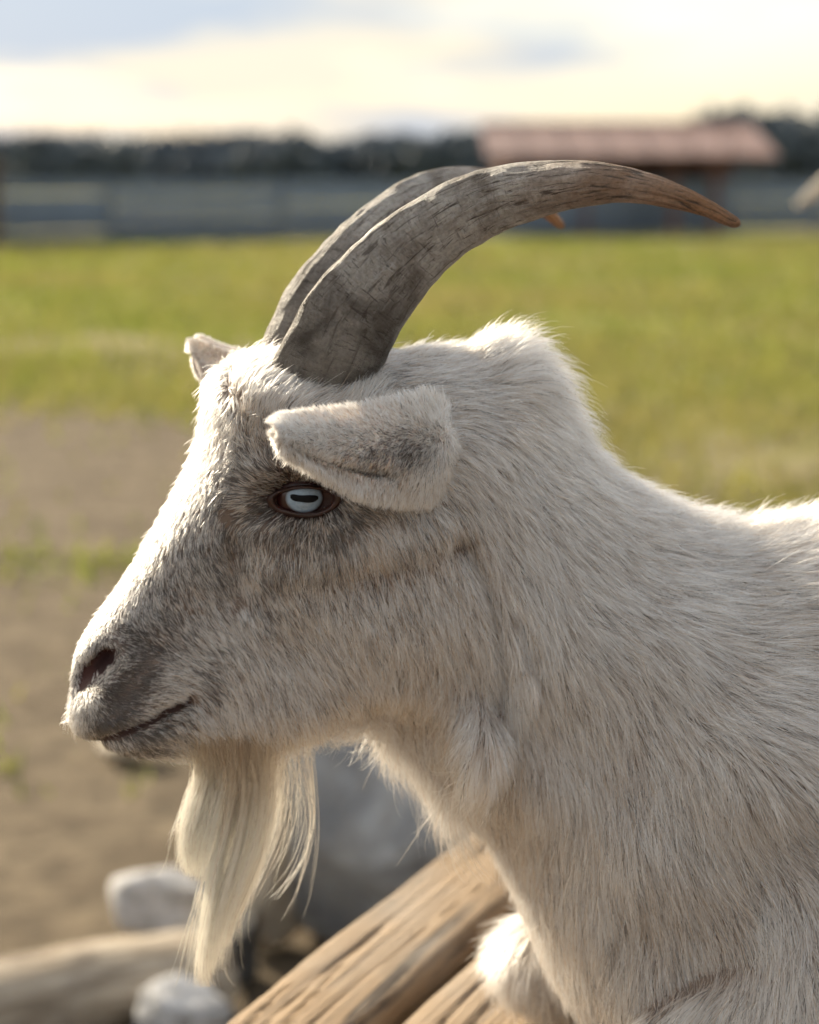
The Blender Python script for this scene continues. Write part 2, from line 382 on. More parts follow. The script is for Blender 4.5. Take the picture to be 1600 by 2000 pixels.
# ------------------------------------------------------------------ timber table the goat lies on
TZ = 0.715; TA = R_(25.2)
T0 = at_z(np.array(408.), np.array(2000.), TZ)
WOOD = Mat('weathered_timber'); m = WOOD
oi = m.node('ShaderNodeObjectInfo')
v = m.node('ShaderNodeVectorMath', operation='ADD'); m.L.new(m.coord('Object', (34, 1.3, 34)), v.inputs[0]); 
sc3 = m.node('ShaderNodeVectorMath', operation='SCALE'); m.L.new(oi.outputs['Random'], sc3.inputs['Scale']); sc3.inputs[0].default_value = (17, 23, 31); m.L.new(sc3.outputs[0], v.inputs[1])
gr = m.noise(v.outputs[0], 2.6, 9, .66, .5); gr2 = m.noise(v.outputs[0], .7, 4, .5, .8)
blot = m.noise(m.coord('Object'), 7, 4, .5)
c = m.mix(m.ramp(gr, [(.28, 0), (.5, .6), (.72, 1)]), (0.105, 0.066, 0.036), (0.34, 0.235, 0.135))
c = m.mix(m.ramp(gr2, [(.42, 0), (.75, .7)]), c, (0.27, 0.20, 0.135))
c = m.mix(m.ramp(gr, [(.37, .97), (.44, 0)]), c, (0.045, 0.03, 0.02))
c = m.mix(m.ramp(blot, [(.45, 0), (.7, .6)]), c, (0.30, 0.27, 0.235))
m.set(Base_Color=c, Roughness=.82); m.bump(gr, 1.0, .006)
tb = empty('timber_table', (T0[0], T0[1], 0), -TA); tag(tb, 'weathered timber table of thick brown planks under the goat', 'table')
PWD, GAP = .081, .015
def plank_mesh(seed, wdt=PWD):
    r = np.random.default_rng(seed)
    ny, y = 260, np.linspace(-.62, 1.12, 260)
    prof = [(0.0, -.045), (0.0, -.012), (.002, -.005), (.006, -.0012), (.012, 0)] + [(x, 0.0) for x in np.linspace(.016, wdt - .016, 26)] + [(wdt - .012, 0), (wdt - .006, -.0012), (wdt - .002, -.005), (wdt, -.012), (wdt, -.045)]
    pr = np.array(prof); k = len(pr)
    Y, I = np.meshgrid(y, np.arange(k), indexing='ij'); X = pr[I, 0]; Z = pr[I, 1]
    q = np.stack([X * 60, Y * 3.2], -1)
    gz = wob(q, 4.0, seed + 1, 3); crack = np.minimum(0, 0.25 - np.abs(wob(np.stack([X * 75 + .8 * np.sin(Y * 9 + seed), Y * 1.6], -1), 3.0, seed + 2, 2))) 
    dz = .0004 * gz - .0030 * sstep(.12, .25, np.clip(.25 - np.abs(wob(np.stack([X * 70 + .5 * np.sin(Y * 9 + seed), Y * 1.5], -1), 2.4, seed + 2, 2)), 0, 1))
    top = (I > 1) & (I < k - 2); Z = Z + np.where(top, dz, 0)
    edge = .0022 * wob(np.stack([Y * 9, Y * 0], -1), 2.5, seed + 3, 4)
    X = X + np.where(I <= 4, edge, 0) + np.where(I >= k - 5, -.0022 * wob(np.stack([Y * 9, Y * 0 + 3], -1), 2.5, seed + 4, 4), 0)
    ix = np.arange(ny * k).reshape(ny, k)
    f = np.stack([ix[:-1, :-1], ix[:-1, 1:], ix[1:, 1:], ix[1:, :-1]], -1).reshape(-1, 4)
    f = [tuple(q) for q in f] + [(ix[i + 1, 0], ix[i + 1, -1], ix[i, -1], ix[i, 0]) for i in range(ny - 1)] + [tuple(ix[0]), tuple(ix[-1][::-1])]
    return mesh_data('plank', np.stack([X, Y, Z], -1).reshape(-1, 3), f, WOOD.m)
pms = [plank_mesh(201 + 7 * i) for i in range(4)]
for i in range(11):
    o = link('plank', pms[i % 4], tb); o.location = (i * (PWD + GAP), 0 if i < 4 else rng.normal() * .02, TZ + (0 if i < 2 else rng.normal() * .0015))
for y_ in (-.42, .86):
    obj('bearer', box_v(.02, 11 * (PWD + GAP) - .03, y_ - .045, y_ + .045, TZ - .135, TZ - .0465), BOXF, WOOD.m, tb, False)
    for x_ in (.10, 11 * (PWD + GAP) - .2):
        obj('leg', box_v(x_, x_ + .09, y_ - .044, y_ + .044, -.03, TZ - .137), BOXF, WOOD.m, tb, False)

# ------------------------------------------------------------------ GOAT
# goat space: X along the body (nose to the left), Y lateral (towards the viewer's side negative is handled by 'lat' > 0), Z up.
YAW = R_(12.5)
XA, XB = (830 - 800) / F, (1180 - 800) / F          # the neck bends sideways between these
xs_t = np.linspace(-.4, 1.1, 1501)
phi_t = YAW * (1 - sstep(XA, XB, xs_t))
dx_ = xs_t[1] - xs_t[0]
cx_t = np.concatenate([[0], np.cumsum((np.cos(phi_t[1:]) + np.cos(phi_t[:-1])) / 2 * dx_)])
cy_t = np.concatenate([[0], np.cumsum((np.sin(phi_t[1:]) + np.sin(phi_t[:-1])) / 2 * dx_)])
cx_t += XB - np.interp(XB, xs_t, cx_t); cy_t -= np.interp(XB, xs_t, cy_t)
HX, HY = np.interp(XA, xs_t, cx_t), np.interp(XA, xs_t, cy_t)
def to_world(S):                 # S[..., (X, lat, Z)], lat > 0 on the camera's side; the neck bend
    X, La, Z = S[..., 0], S[..., 1], S[..., 2]
    ph = np.interp(X, xs_t, phi_t)
    return np.stack([np.interp(X, xs_t, cx_t) + La * np.sin(ph), np.interp(X, xs_t, cy_t) - La * np.cos(ph), Z], -1)
def to_head(S):                  # rigid with the head
    X, La, Z = S[..., 0], S[..., 1], S[..., 2]
    return np.stack([HX + (X - XA) * math.cos(YAW) + La * math.sin(YAW), HY + (X - XA) * math.sin(YAW) - La * math.cos(YAW), Z], -1)
def pix(px, py, lat=0., fn=to_world):     # goat-space point with that lateral offset seen at a pixel
    px, py, lat = np.broadcast_arrays(np.asarray(px, float), np.asarray(py, float), np.asarray(lat, float))
    X = (px - 800) / F; Z = CAM_H - SP - (py - 1000) / F
    for _ in range(14):
        S = np.stack([X, lat, Z], -1); W = fn(S); qx, qy = proj(W); dep = (W - CAM) @ c_fwd
        X = X - (qx - px) / F * dep; Z = Z + (qy - py) / F * dep / CP
    return np.stack([X, lat, Z], -1)
mm = .001
outline = np.array([(143, 1398), (140, 1372), (139, 1345), (139, 1318), (146, 1285), (166, 1240), (206, 1185), (258, 1110), (306, 1032), (350, 955), (380, 892), (400, 832), (407, 785),
    (420, 742), (450, 712), (492, 698), (545, 690), (600, 690), (700, 690), (765, 692), (830, 690), (900, 692), (950, 684), (988, 686), (1018, 706), (1050, 748), (1086, 808), (1132, 874), (1198, 932),
    (1282, 980), (1355, 1012), (1430, 1038), (1500, 1040), (1580, 1034), (1700, 1020), (2000, 985), (2500, 1000), (3000, 1020), (3300, 1080), (3480, 1250), (3540, 1500), (3540, 1800), (3440, 2040),
    (3200, 2085), (2500, 2085), (1900, 2085), (1500, 2085), (1260, 2060), (1160, 1980), (1092, 1900), (1054, 1825), (1024, 1755), (990, 1680), (950, 1612), (898, 1550), (840, 1498), (788, 1446), (754, 1412), (728, 1398),
    (690, 1398), (630, 1418), (545, 1443), (450, 1458), (380, 1468), (330, 1472), (262, 1470), (220, 1458), (196, 1444), (188, 1437), (172, 1434), (155, 1424)], float)
So = pix(outline[:, 0], outline[:, 1])
def spline_closed(P, n):
    m_ = len(P); t = np.arange(n) * m_ / n; i = np.floor(t).astype(int); u = (t - i)[:, None]
    p0, p1, p2, p3 = P[(i - 1) % m_], P[i % m_], P[(i + 1) % m_], P[(i + 2) % m_]
    return .5 * (2 * p1 + (p2 - p0) * u + (2 * p0 - 5 * p1 + 4 * p2 - p3) * u ** 2 + (3 * p1 - p0 - 3 * p2 + p3) * u ** 3)
OUT = spline_closed(So[:, [0, 2]], 480)
H = .0022
x0, x1, z0, z1 = OUT[:, 0].min() - .03, OUT[:, 0].max() + .02, OUT[:, 1].min() - .02, OUT[:, 1].max() + .02
gxs = np.arange(x0, x1, H); gzs = np.arange(z0, z1, H)
GXX, GZZ = np.meshgrid(gxs, gzs, indexing='ij')
def poly_dist(X, Z, poly):
    sh_ = X.shape; X = X.ravel(); Z = Z.ravel(); best = np.full(X.shape, 1e9); ins = np.zeros(X.shape, bool)
    Pn = np.roll(poly, -1, 0)
    for a_, b_ in zip(poly, Pn):
        e = b_ - a_; l2 = e @ e + 1e-12
        t = np.clip(((X - a_[0]) * e[0] + (Z - a_[1]) * e[1]) / l2, 0, 1)
        best = np.minimum(best, (X - a_[0] - t * e[0]) ** 2 + (Z - a_[1] - t * e[1]) ** 2)
        cr = ((a_[1] > Z) != (b_[1] > Z))
        if abs(b_[1] - a_[1]) > 1e-12:
            ins ^= cr & (X < (b_[0] - a_[0]) * (Z - a_[1]) / (b_[1] - a_[1]) + a_[0])
    d = np.sqrt(best); return np.where(ins, d, -d).reshape(sh_)
DST = poly_dist(GXX.astype(np.float32), GZZ.astype(np.float32), OUT.astype(np.float32))
# half width (T, mm) and rounding (R, mm) at pixels
TC = np.array([(150, 1385, 20, 17), (175, 1300, 24, 18), (250, 1390, 29, 22), (300, 1200, 26, 18), (360, 1290, 34, 26), (300, 1460, 25, 22), (430, 1100, 35, 22), (480, 1290, 44, 34), (400, 950, 37, 18), (480, 850, 47, 24),
    (560, 790, 52, 30), (600, 960, 60, 36), (520, 1000, 53, 36), (700, 1000, 63, 40), (640, 1150, 55, 40), (760, 1200, 58, 40), (450, 1400, 36, 30), (600, 1380, 44, 30), (740, 1330, 50, 28), (850, 1200, 60, 40), (850, 1000, 62, 45), (700, 760, 50, 35), (850, 740, 44, 45), (850, 1390, 52, 40),
    (900, 900, 60, 50), (1000, 740, 40, 50), (1000, 900, 56, 60), (1000, 1200, 64, 60), (940, 1470, 50, 45), (800, 1450, 22, 30), (765, 1428, 17, 24), (960, 1650, 42, 45), (1100, 1000, 60, 60), (1150, 1300, 74, 70), (1060, 1600, 68, 60), (1000, 1700, 60, 55), (1250, 1080, 56, 60), (1400, 1100, 55, 60), (1350, 1300, 84, 80), (1500, 1500, 118, 110),
    (1300, 1700, 104, 95), (1150, 1850, 90, 70), (1300, 1980, 100, 60), (1600, 1900, 130, 90), (1700, 1250, 95, 100), (1600, 1080, 58, 70), (2000, 1500, 150, 140), (2000, 1150, 110, 110), (2600, 1500, 170, 150), (2600, 1150, 120, 120), (3200, 1500, 145, 140), (3480, 1500, 110, 110), (2600, 1950, 160, 90), (3200, 1950, 130, 90)], float)
tc = pix(TC[:, 0], TC[:, 1], TC[:, 2] * mm)
def rbf(X, Z, cs, vals, power=3.2, eps=.012):
    num = 0; den = 0
    for c_, v_ in zip(cs, vals):
        wgt = 1 / (((X - c_[0]) ** 2 + (Z - c_[1]) ** 2) + eps ** 2) ** (power / 2); num = num + wgt[..., None] * np.atleast_1d(v_); den = den + wgt
    return num / den[..., None]
TR = rbf(GXX, GZZ, tc[:, [0, 2]], TC[:, 2:4] * mm)
def blur(A_, k, it=2):
    for _ in range(it):
        for ax_ in (0, 1):
            p_ = np.concatenate([np.repeat(A_.take([0], ax_), k, ax_), A_, np.repeat(A_.take([-1], ax_), k, ax_)], ax_)
            c_ = np.cumsum(p_, ax_); c_ = np.concatenate([np.zeros_like(c_.take([0], ax_)), c_], ax_)
            n_ = A_.shape[ax_]; A_ = (c_.take(np.arange(2 * k + 1, 2 * k + 1 + n_), ax_) - c_.take(np.arange(n_), ax_)) / (2 * k + 1)
    return A_
Tm = blur(TR[..., 0], 5); Rm = blur(TR[..., 1], 6)
sN = np.clip(DST / Rm, -9, 1); sB = blur(np.clip(DST / Rm, -.5, 1.0), 2, 1); sN = np.where(DST > .004, np.minimum(sB, 1), sN)
def bil(Aimg, X, Z):
    i = np.clip((np.asarray(X) - x0) / H, 0, len(gxs) - 1.001); j = np.clip((np.asarray(Z) - z0) / H, 0, len(gzs) - 1.001)
    a_, b_ = i.astype(int), j.astype(int); u, v_ = i - a_, j - b_
    return (Aimg[a_, b_] * (1 - u) * (1 - v_) + Aimg[a_ + 1, b_] * u * (1 - v_) + Aimg[a_, b_ + 1] * (1 - u) * v_ + Aimg[a_ + 1, b_ + 1] * u * v_)
def surf_lat(X, Z):
    s_ = np.clip(bil(sN, X, Z), 0, 1); return bil(Tm, X, Z) * np.sqrt(np.clip(1 - (1 - s_) ** 2, 0, 1))
def on_skin(px, py, it=8):       # goat-space point of the near skin seen at a pixel
    S = pix(px, py, .05)
    for _ in range(it): S = pix(px, py, surf_lat(S[..., 0], S[..., 2]))
    return S
def seg_dist(pts):               # distance (in metres) of the grid to a polyline given in goat space
    best = np.full(GXX.shape, 1e9)
    for a_, b_ in zip(pts[:-1], pts[1:]):
        e = b_ - a_; t = np.clip(((GXX - a_[0]) * e[0] + (GZZ - a_[1]) * e[1]) / (e @ e + 1e-12), 0, 1)
        best = np.minimum(best, np.hypot(GXX - a_[0] - t * e[0], GZZ - a_[1] - t * e[1]))
    return best
def skin_line(pts):
    q_ = np.array(pts, float); S = on_skin(q_[:, 0], q_[:, 1]); return S[:, [0, 2]]
DETAIL = np.zeros_like(Tm)
def stroke(pts, amp, sig):
    global DETAIL
    DETAIL = DETAIL + amp * mm * np.exp(-(seg_dist(skin_line(pts)) / (sig / F)) ** 2)
def blob(px, py, amp, sx_, sy_, ang=0):
    global DETAIL
    c_ = on_skin(np.array(float(px)), np.array(float(py))); dX = (GXX - c_[0]) * F; dZ = -(GZZ - c_[2]) * F
    a_ = R_(ang); u = dX * math.cos(a_) + dZ * math.sin(a_); v_ = -dX * math.sin(a_) + dZ * math.cos(a_)
    DETAIL = DETAIL + amp * mm * np.exp(-(u / sx_) ** 2 - (v_ / sy_) ** 2)
stroke([(520, 925), (590, 900), (660, 925), (700, 980)], 4.5, 26)         # brow
c_ = on_skin(np.array(595.), np.array(974.)); DETAIL = DETAIL - .0105 * np.exp(-(np.abs((GXX - c_[0]) * F / 66) ** 2.6 + np.abs((GZZ - c_[2]) * F / 38) ** 2.6))                                              # eye socket
stroke([(545, 1030), (600, 1042), (660, 1025)], 2.0, 20)                 # lower lid
blob(505, 1010, -4, 30, 18)                                             # tear pit
stroke([(455, 1010), (452, 1090), (470, 1170)], -4.5, 20)                 # groove before the cheek
stroke([(415, 960), (418, 1060), (430, 1130)], 2.5, 26)
stroke([(520, 1110), (620, 1090), (740, 1060), (850, 1030)], 3.5, 36)     # cheek bone
blob(730, 1240, 4, 120, 110)                                            # jaw muscle
blob(560, 1260, -3, 70, 60)
stroke([(905, 1060), (955, 1150), (985, 1290), (975, 1380)], -7, 22)
stroke([(1000, 1180), (1035, 1290)], -5, 14)
blob(922, 1445, 27, 46, 66, 8); stroke([(850, 1545), (960, 1590)], -6, 26)                                          # ruff at the throat
blob(1010, 1330, 5, 60, 110)
blob(1480, 1620, 8, 160, 220)
MOUTH = [(186, 1441), (235, 1431), (290, 1410), (335, 1387), (366, 1370)]
stroke(MOUTH, -3.5, 8); stroke(MOUTH, -3.5, 18)
stroke([(215, 1418), (280, 1395), (330, 1370)], 1.8, 18)
stroke([(225, 1455), (300, 1440), (350, 1415)], 1.5, 16)
NOSTRIL = [(140, 1338), (165, 1322), (192, 1300), (210, 1282)]
stroke(NOSTRIL, -17, 23)
stroke([(165, 1275), (200, 1255), (232, 1262), (240, 1300), (205, 1345), (165, 1372)], 4.0, 15)   # nostril rim
blob(300, 1270, -2.5, 60, 30, 20)
Tm = np.maximum(Tm + DETAIL, .004)
# field -> surface nets
ly = np.arange(-.185, .1851, H)
def legs_field(G):                # folded legs as tapered capsules; goat-space (X, lat, Z)
    segs = []
    kf = pix(1082, 1876, -.05); segs += [(kf, .0255, pix(1330, 1890, -.075), .034), (kf + [0.0, 0, -.003], .0195, pix(1500, 2040, -.085), .016)]
    kn = pix(1330, 2060, .105); segs += [(kn, .024, pix(1650, 1950, .12), .038), (kn + [0, 0, -.004], .018, pix(1800, 2090, .115), .016)]
    for sgn in (1, -1):
        st = np.array([.50, sgn * .12, TZ + .11]); hk = np.array([.70, sgn * .13, TZ + .03])
        segs += [(np.array([.62, sgn * .1, TZ + .2]), .085, st, .06), (st, .05, hk, .024), (hk, .022, np.array([.48, sgn * .15, TZ + .02]), .016)]
    tb_ = np.array([OUT[:, 0].max() - .03, 0, TZ + .26]); segs.append((tb_, .022, tb_ + [.05, 0, .035], .012))
    return segs
Fv = np.empty((len(gxs), len(ly), len(gzs)), np.float32)
om = np.maximum(1 - sN, 0).astype(np.float32) ** 2; iT = (1 / Tm).astype(np.float32); wS = np.minimum(Tm, Rm).astype(np.float32)
for j, l_ in enumerate(ly):
    Fv[:, j, :] = (np.sqrt((l_ * iT) ** 2 + om) - 1) * wS
for a_, ra, b_, rb in legs_field(None):
    a_, b_ = np.asarray(a_), np.asarray(b_); lo = np.minimum(a_ - ra, b_ - rb) - .02; hi = np.maximum(a_ + ra, b_ + rb) + .02
    i0, i1 = np.searchsorted(gxs, (lo[0], hi[0])); j0, j1 = np.searchsorted(ly, (lo[1], hi[1])); k0, k1 = np.searchsorted(gzs, (lo[2], hi[2]))
    if i1 <= i0 or j1 <= j0 or k1 <= k0: continue
    XX, YY, ZZ = np.meshgrid(gxs[i0:i1], ly[j0:j1], gzs[k0:k1], indexing='ij'); Pq = np.stack([XX, YY, ZZ], -1).astype(np.float32)
    e = (b_ - a_).astype(np.float32); t = np.clip(((Pq - a_.astype(np.float32)) @ e) / float(e @ e), 0, 1)
    dd = np.linalg.norm(Pq - a_.astype(np.float32) - t[..., None] * e, axis=-1) - (ra + (rb - ra) * t)
    blk = Fv[i0:i1, j0:j1, k0:k1]; kk = .012; hh = np.clip(.5 + .5 * (blk - dd) / kk, 0, 1)
    Fv[i0:i1, j0:j1, k0:k1] = blk * (1 - hh) + dd * hh - kk * hh * (1 - hh)
Fv[[0, -1]] = .02; Fv[:, [0, -1]] = .02; Fv[:, :, [0, -1]] = .02
def surface_nets(Fv, org, h):
    neg = Fv < 0
    c8 = [(i, j, k) for i in (0, 1) for j in (0, 1) for k in (0, 1)]
    nx, ny, nz = Fv.shape
    cnt = np.zeros((nx - 1, ny - 1, nz - 1), np.int8)
    for i, j, k in c8: cnt += neg[i:nx - 1 + i, j:ny - 1 + j, k:nz - 1 + k]
    act = (cnt > 0) & (cnt < 8); I = np.argwhere(act); vid = np.full(act.shape, -1, np.int32); vid[act] = np.arange(len(I))
    vals = np.stack([Fv[I[:, 0] + i, I[:, 1] + j, I[:, 2] + k] for i, j, k in c8], 1)
    acc = np.zeros((len(I), 3)); num = np.zeros(len(I)); cc = np.array(c8, float)
    for a_ in range(8):
        for b_ in range(a_ + 1, 8):
            if np.abs(cc[a_] - cc[b_]).sum() != 1: continue
            va, vb = vals[:, a_], vals[:, b_]; mk = (va < 0) != (vb < 0); t = np.where(mk, va / np.where(mk, va - vb, 1), 0)
            acc += np.where(mk[:, None], cc[a_] + t[:, None] * (cc[b_] - cc[a_]), 0); num += mk
    V = (I + acc / num[:, None]) * h + org
    Fs = []
    for ax_ in range(3):
        o1, o2 = [(1, 2), (2, 0), (0, 1)][ax_]
        sl0 = [slice(None)] * 3; sl1 = [slice(None)] * 3; sl0[ax_] = slice(0, -1); sl1[ax_] = slice(1, None)
        ch = neg[tuple(sl0)] != neg[tuple(sl1)]; E = np.argwhere(ch); E = E[(E[:, o1] > 0) & (E[:, o2] > 0) & (E[:, o1] < Fv.shape[o1] - 1) & (E[:, o2] < Fv.shape[o2] - 1)]
        sg = neg[tuple(sl0)][tuple(E.T)]
        def cell(d1, d2):
            q_ = E.copy(); q_[:, o1] -= d1; q_[:, o2] -= d2; return vid[tuple(q_.T)]
        Q = np.stack([cell(1, 1), cell(0, 1), cell(0, 0), cell(1, 0)], 1); Q[~sg] = Q[~sg][:, ::-1]; Fs.append(Q)
    return V, np.concatenate(Fs)
BV, BF = surface_nets(Fv, np.array([gxs[0], ly[0], gzs[0]]), H)
del Fv
def vnormals(V, Q):
    nrm = np.cross(V[Q[:, 2]] - V[Q[:, 0]], V[Q[:, 3]] - V[Q[:, 1]]); out_ = np.zeros_like(V)
    for k in range(4): np.add.at(out_, Q[:, k], nrm)
    return out_ / np.maximum(np.linalg.norm(out_, axis=1), 1e-12)[:, None]
# light smoothing
for _ in range(2):
    acc = np.zeros_like(BV); num = np.zeros(len(BV))
    for k in range(4):
        np.add.at(acc, BF[:, k], BV[BF[:, (k + 1) % 4]] + BV[BF[:, (k + 3) % 4]]); np.add.at(num, BF[:, k], 2)
    BV = BV * .5 + .5 * acc / num[:, None]
BN = vnormals(BV, BF)
if (BN * (BV - BV.mean(0))).sum() < 0: BN = -BN; 
goat = empty('goat', (.3, 0, TZ)); tag(goat, 'white horned goat with a long beard lying on the timber table', 'goat')
gl = Vector((.3, 0, TZ))
def gobj(name, v, f, mat, parent=goat, smooth=True):
    return obj(name, np.asarray(v) - np.array(gl), f, mat, parent, smooth)
# feature distances in photo pixels on the skin, used for bare skin and colouring
def px_of(S, fn=to_world):
    return np.stack(proj(fn(S)), -1)
def mirror_px(S):               # pixel of the point or, on the far side, of its mirror image
    Sm = S.copy(); Sm[..., 1] = np.abs(Sm[..., 1]); return px_of(Sm)
def pl_dist(Q, pts):
    best = np.full(Q.shape[:-1], 1e9); pts = np.array(pts, float)
    for a_, b_ in zip(pts[:-1], pts[1:]):
        e = b_ - a_; t = np.clip(((Q - a_) @ e) / (e @ e), 0, 1); best = np.minimum(best, np.linalg.norm(Q - a_ - t[..., None] * e, axis=-1))
    return best
# ---- body mesh
mp_ = mirror_px(BV)
EYEC = np.array([597., 973.])
def almond(Q, k=1.0):           # < 1 inside the opening between the lids
    d = (Q - np.array([594., 974.])) / k
    a_ = R_(-3); u = d[..., 0] * math.cos(a_) + d[..., 1] * math.sin(a_); v_ = -d[..., 0] * math.sin(a_) + d[..., 1] * math.cos(a_)
    up = np.where(v_ < 0, 28., 31.); return np.sqrt(np.clip((np.abs(u) / 60.) ** 1.7 + (np.abs(v_) / up) ** 1.7, 0, None))
side = np.abs(BV[:, 1]) > .008
dn = pl_dist(mp_, NOSTRIL); dm = pl_dist(mp_, MOUTH)
skin = np.tile(np.array([0.18, 0.135, 0.108]), (len(BV), 1))
def paint(msk, c_):
    global skin
    skin = skin * (1 - msk[:, None]) + np.array(c_) * msk[:, None]
paint(sstep(330, 200, mp_[:, 0]) * .8, (0.16, 0.13, 0.12))
paint(sstep(85, 60, np.linalg.norm((mp_ - EYEC) * [.75, 1], axis=1)) * side, (0.05, 0.024, 0.018))
paint(sstep(28, 16, dn) * (np.abs(BV[:, 1]) > .004), (0.05, 0.015, 0.012)); paint(sstep(16, 8, pl_dist(mp_, [(196, 1302), (214, 1284)])), (0.03, 0.012, 0.012))
paint(sstep(14, 8, dm), (0.05, 0.025, 0.02))
m = Mat('goat_skin'); m.set(Base_Color=m.attr('skin').outputs['Color'], Roughness=.62)
m.bsdf.inputs['Specular IOR Level'].default_value = .25
m.bump(m.noise(m.coord('Object'), 420, 3), .25, .002)
SKIN = m.m
WB = to_world(BV)
BFw = BF.copy()
tst = np.cross(WB[BFw[:, 1]] - WB[BFw[:, 0]], WB[BFw[:, 2]] - WB[BFw[:, 0]]); fcen = WB[BFw].mean(1)
if np.einsum('ij,ij->i', tst, to_world(BV + BN * .001)[BFw].mean(1) - fcen).sum() < 0: BFw = BFw[:, ::-1]
body = gobj('body', WB, BFw, SKIN)
fattr(body.data, 'skin', np.concatenate([skin, np.ones((len(skin), 1))], 1), 'FLOAT_COLOR')

# ---- horns
def cr(P, n):                    # open Catmull-Rom resample
    P = np.asarray(P, float); m_ = len(P); t = np.linspace(0, m_ - 1 - 1e-6, n); i = t.astype(int); u = (t - i)[:, None]
    g_ = lambda k: P[np.clip(k, 0, m_ - 1)]
    p0, p1, p2, p3 = g_(i - 1), g_(i), g_(i + 1), g_(i + 2)
    return .5 * (2 * p1 + (p2 - p0) * u + (2 * p0 - 5 * p1 + 4 * p2 - p3) * u ** 2 + (3 * p1 - p0 - 3 * p2 + p3) * u ** 3)
HC = np.array([(606, 800, 205, 22), (628, 745, 206, 25), (648, 700, 205, 28), (690, 617, 195, 32), (772, 517, 168, 38), (852, 449, 148, 46), (942, 399, 131, 57), (1030, 374, 112, 70), (1115, 361, 94, 84), (1200, 359, 73, 97), (1288, 374, 55, 110), (1370, 402, 37, 120), (1420, 427, 27, 126), (1446, 439, 20, 129)], float)
hc = cr(HC, 220)
cap = np.linspace(0, 1, 9)[1:]
m = Mat('horn_keratin')
hv_ = m.attr('horn_coord').outputs['Color']; hu_ = m.attr('horn_u').outputs['Fac']
def mapped(m, vec, scale):
    mp = m.node('ShaderNodeMapping'); m.L.new(vec, mp.inputs[0]); mp.inputs['Scale'].default_value = scale; return mp.outputs[0]
nl_ = m.noise(mapped(m, hv_, (26, 420, 420)), 1, 7, .68, .7)             # long fibres
nc_ = m.noise(mapped(m, hv_, (560, 110, 110)), 1, 6, .68, .9)              # growth lines across
nb_ = m.noise(mapped(m, hv_, (38, 38, 38)), 1, 6, .6, .5)                # worn patches
nf_ = m.noise(mapped(m, hv_, (500, 500, 500)), 1, 5, .6)
base = m.mix(m.ramp(nb_, [(.40, 0), (.62, 1)]), (0.060, 0.048, 0.037), (0.26, 0.23, 0.195))
worn = m.mix(m.ramp(nb_, [(.36, 0), (.60, 1)]), (0.22, 0.185, 0.155), (0.50, 0.465, 0.425))
c = m.mix(m.ramp(hu_, [(.12, 0), (.38, 1)]), base, worn)
c = m.mix(m.ramp(hu_, [(.55, 0), (.92, 1)]), c, (0.30, 0.155, 0.075))
lines = m.ramp(nc_, [(.35, 1), (.43, 0)]); fib = m.ramp(nl_, [(.38, 1), (.46, 0)])
lmask = m.ramp(hu_, [(.25, .8), (.7, .2)]); fmask = m.ramp(hu_, [(.1, .5), (.45, .9)])
c = m.mix(m.math('MULTIPLY', lines, lmask), c, (0.035, 0.025, 0.018)); c = m.mix(m.math('MULTIPLY', fib, fmask), c, (0.045, 0.028, 0.018))
c = m.mix(m.ramp(nf_, [(.35, .35), (.6, 0)]), c, (0.06, 0.045, 0.03))
m.set(Base_Color=c, Roughness=m.ramp(nb_, [(.3, .62), (.7, .42)])); m.bsdf.inputs['Specular IOR Level'].default_value = .4
m.bsdf.inputs['Subsurface Weight'].default_value = .10; m.bsdf.inputs['Subsurface Radius'].default_value = (.012, .005, .002)
hh_ = m.math('ADD', m.math('MULTIPLY', nc_, lmask), m.math('ADD', m.math('MULTIPLY', nl_, fmask), m.math('MULTIPLY', nf_, .25)))
m.bump(hh_, 1.0, .003)
HORN = m.m
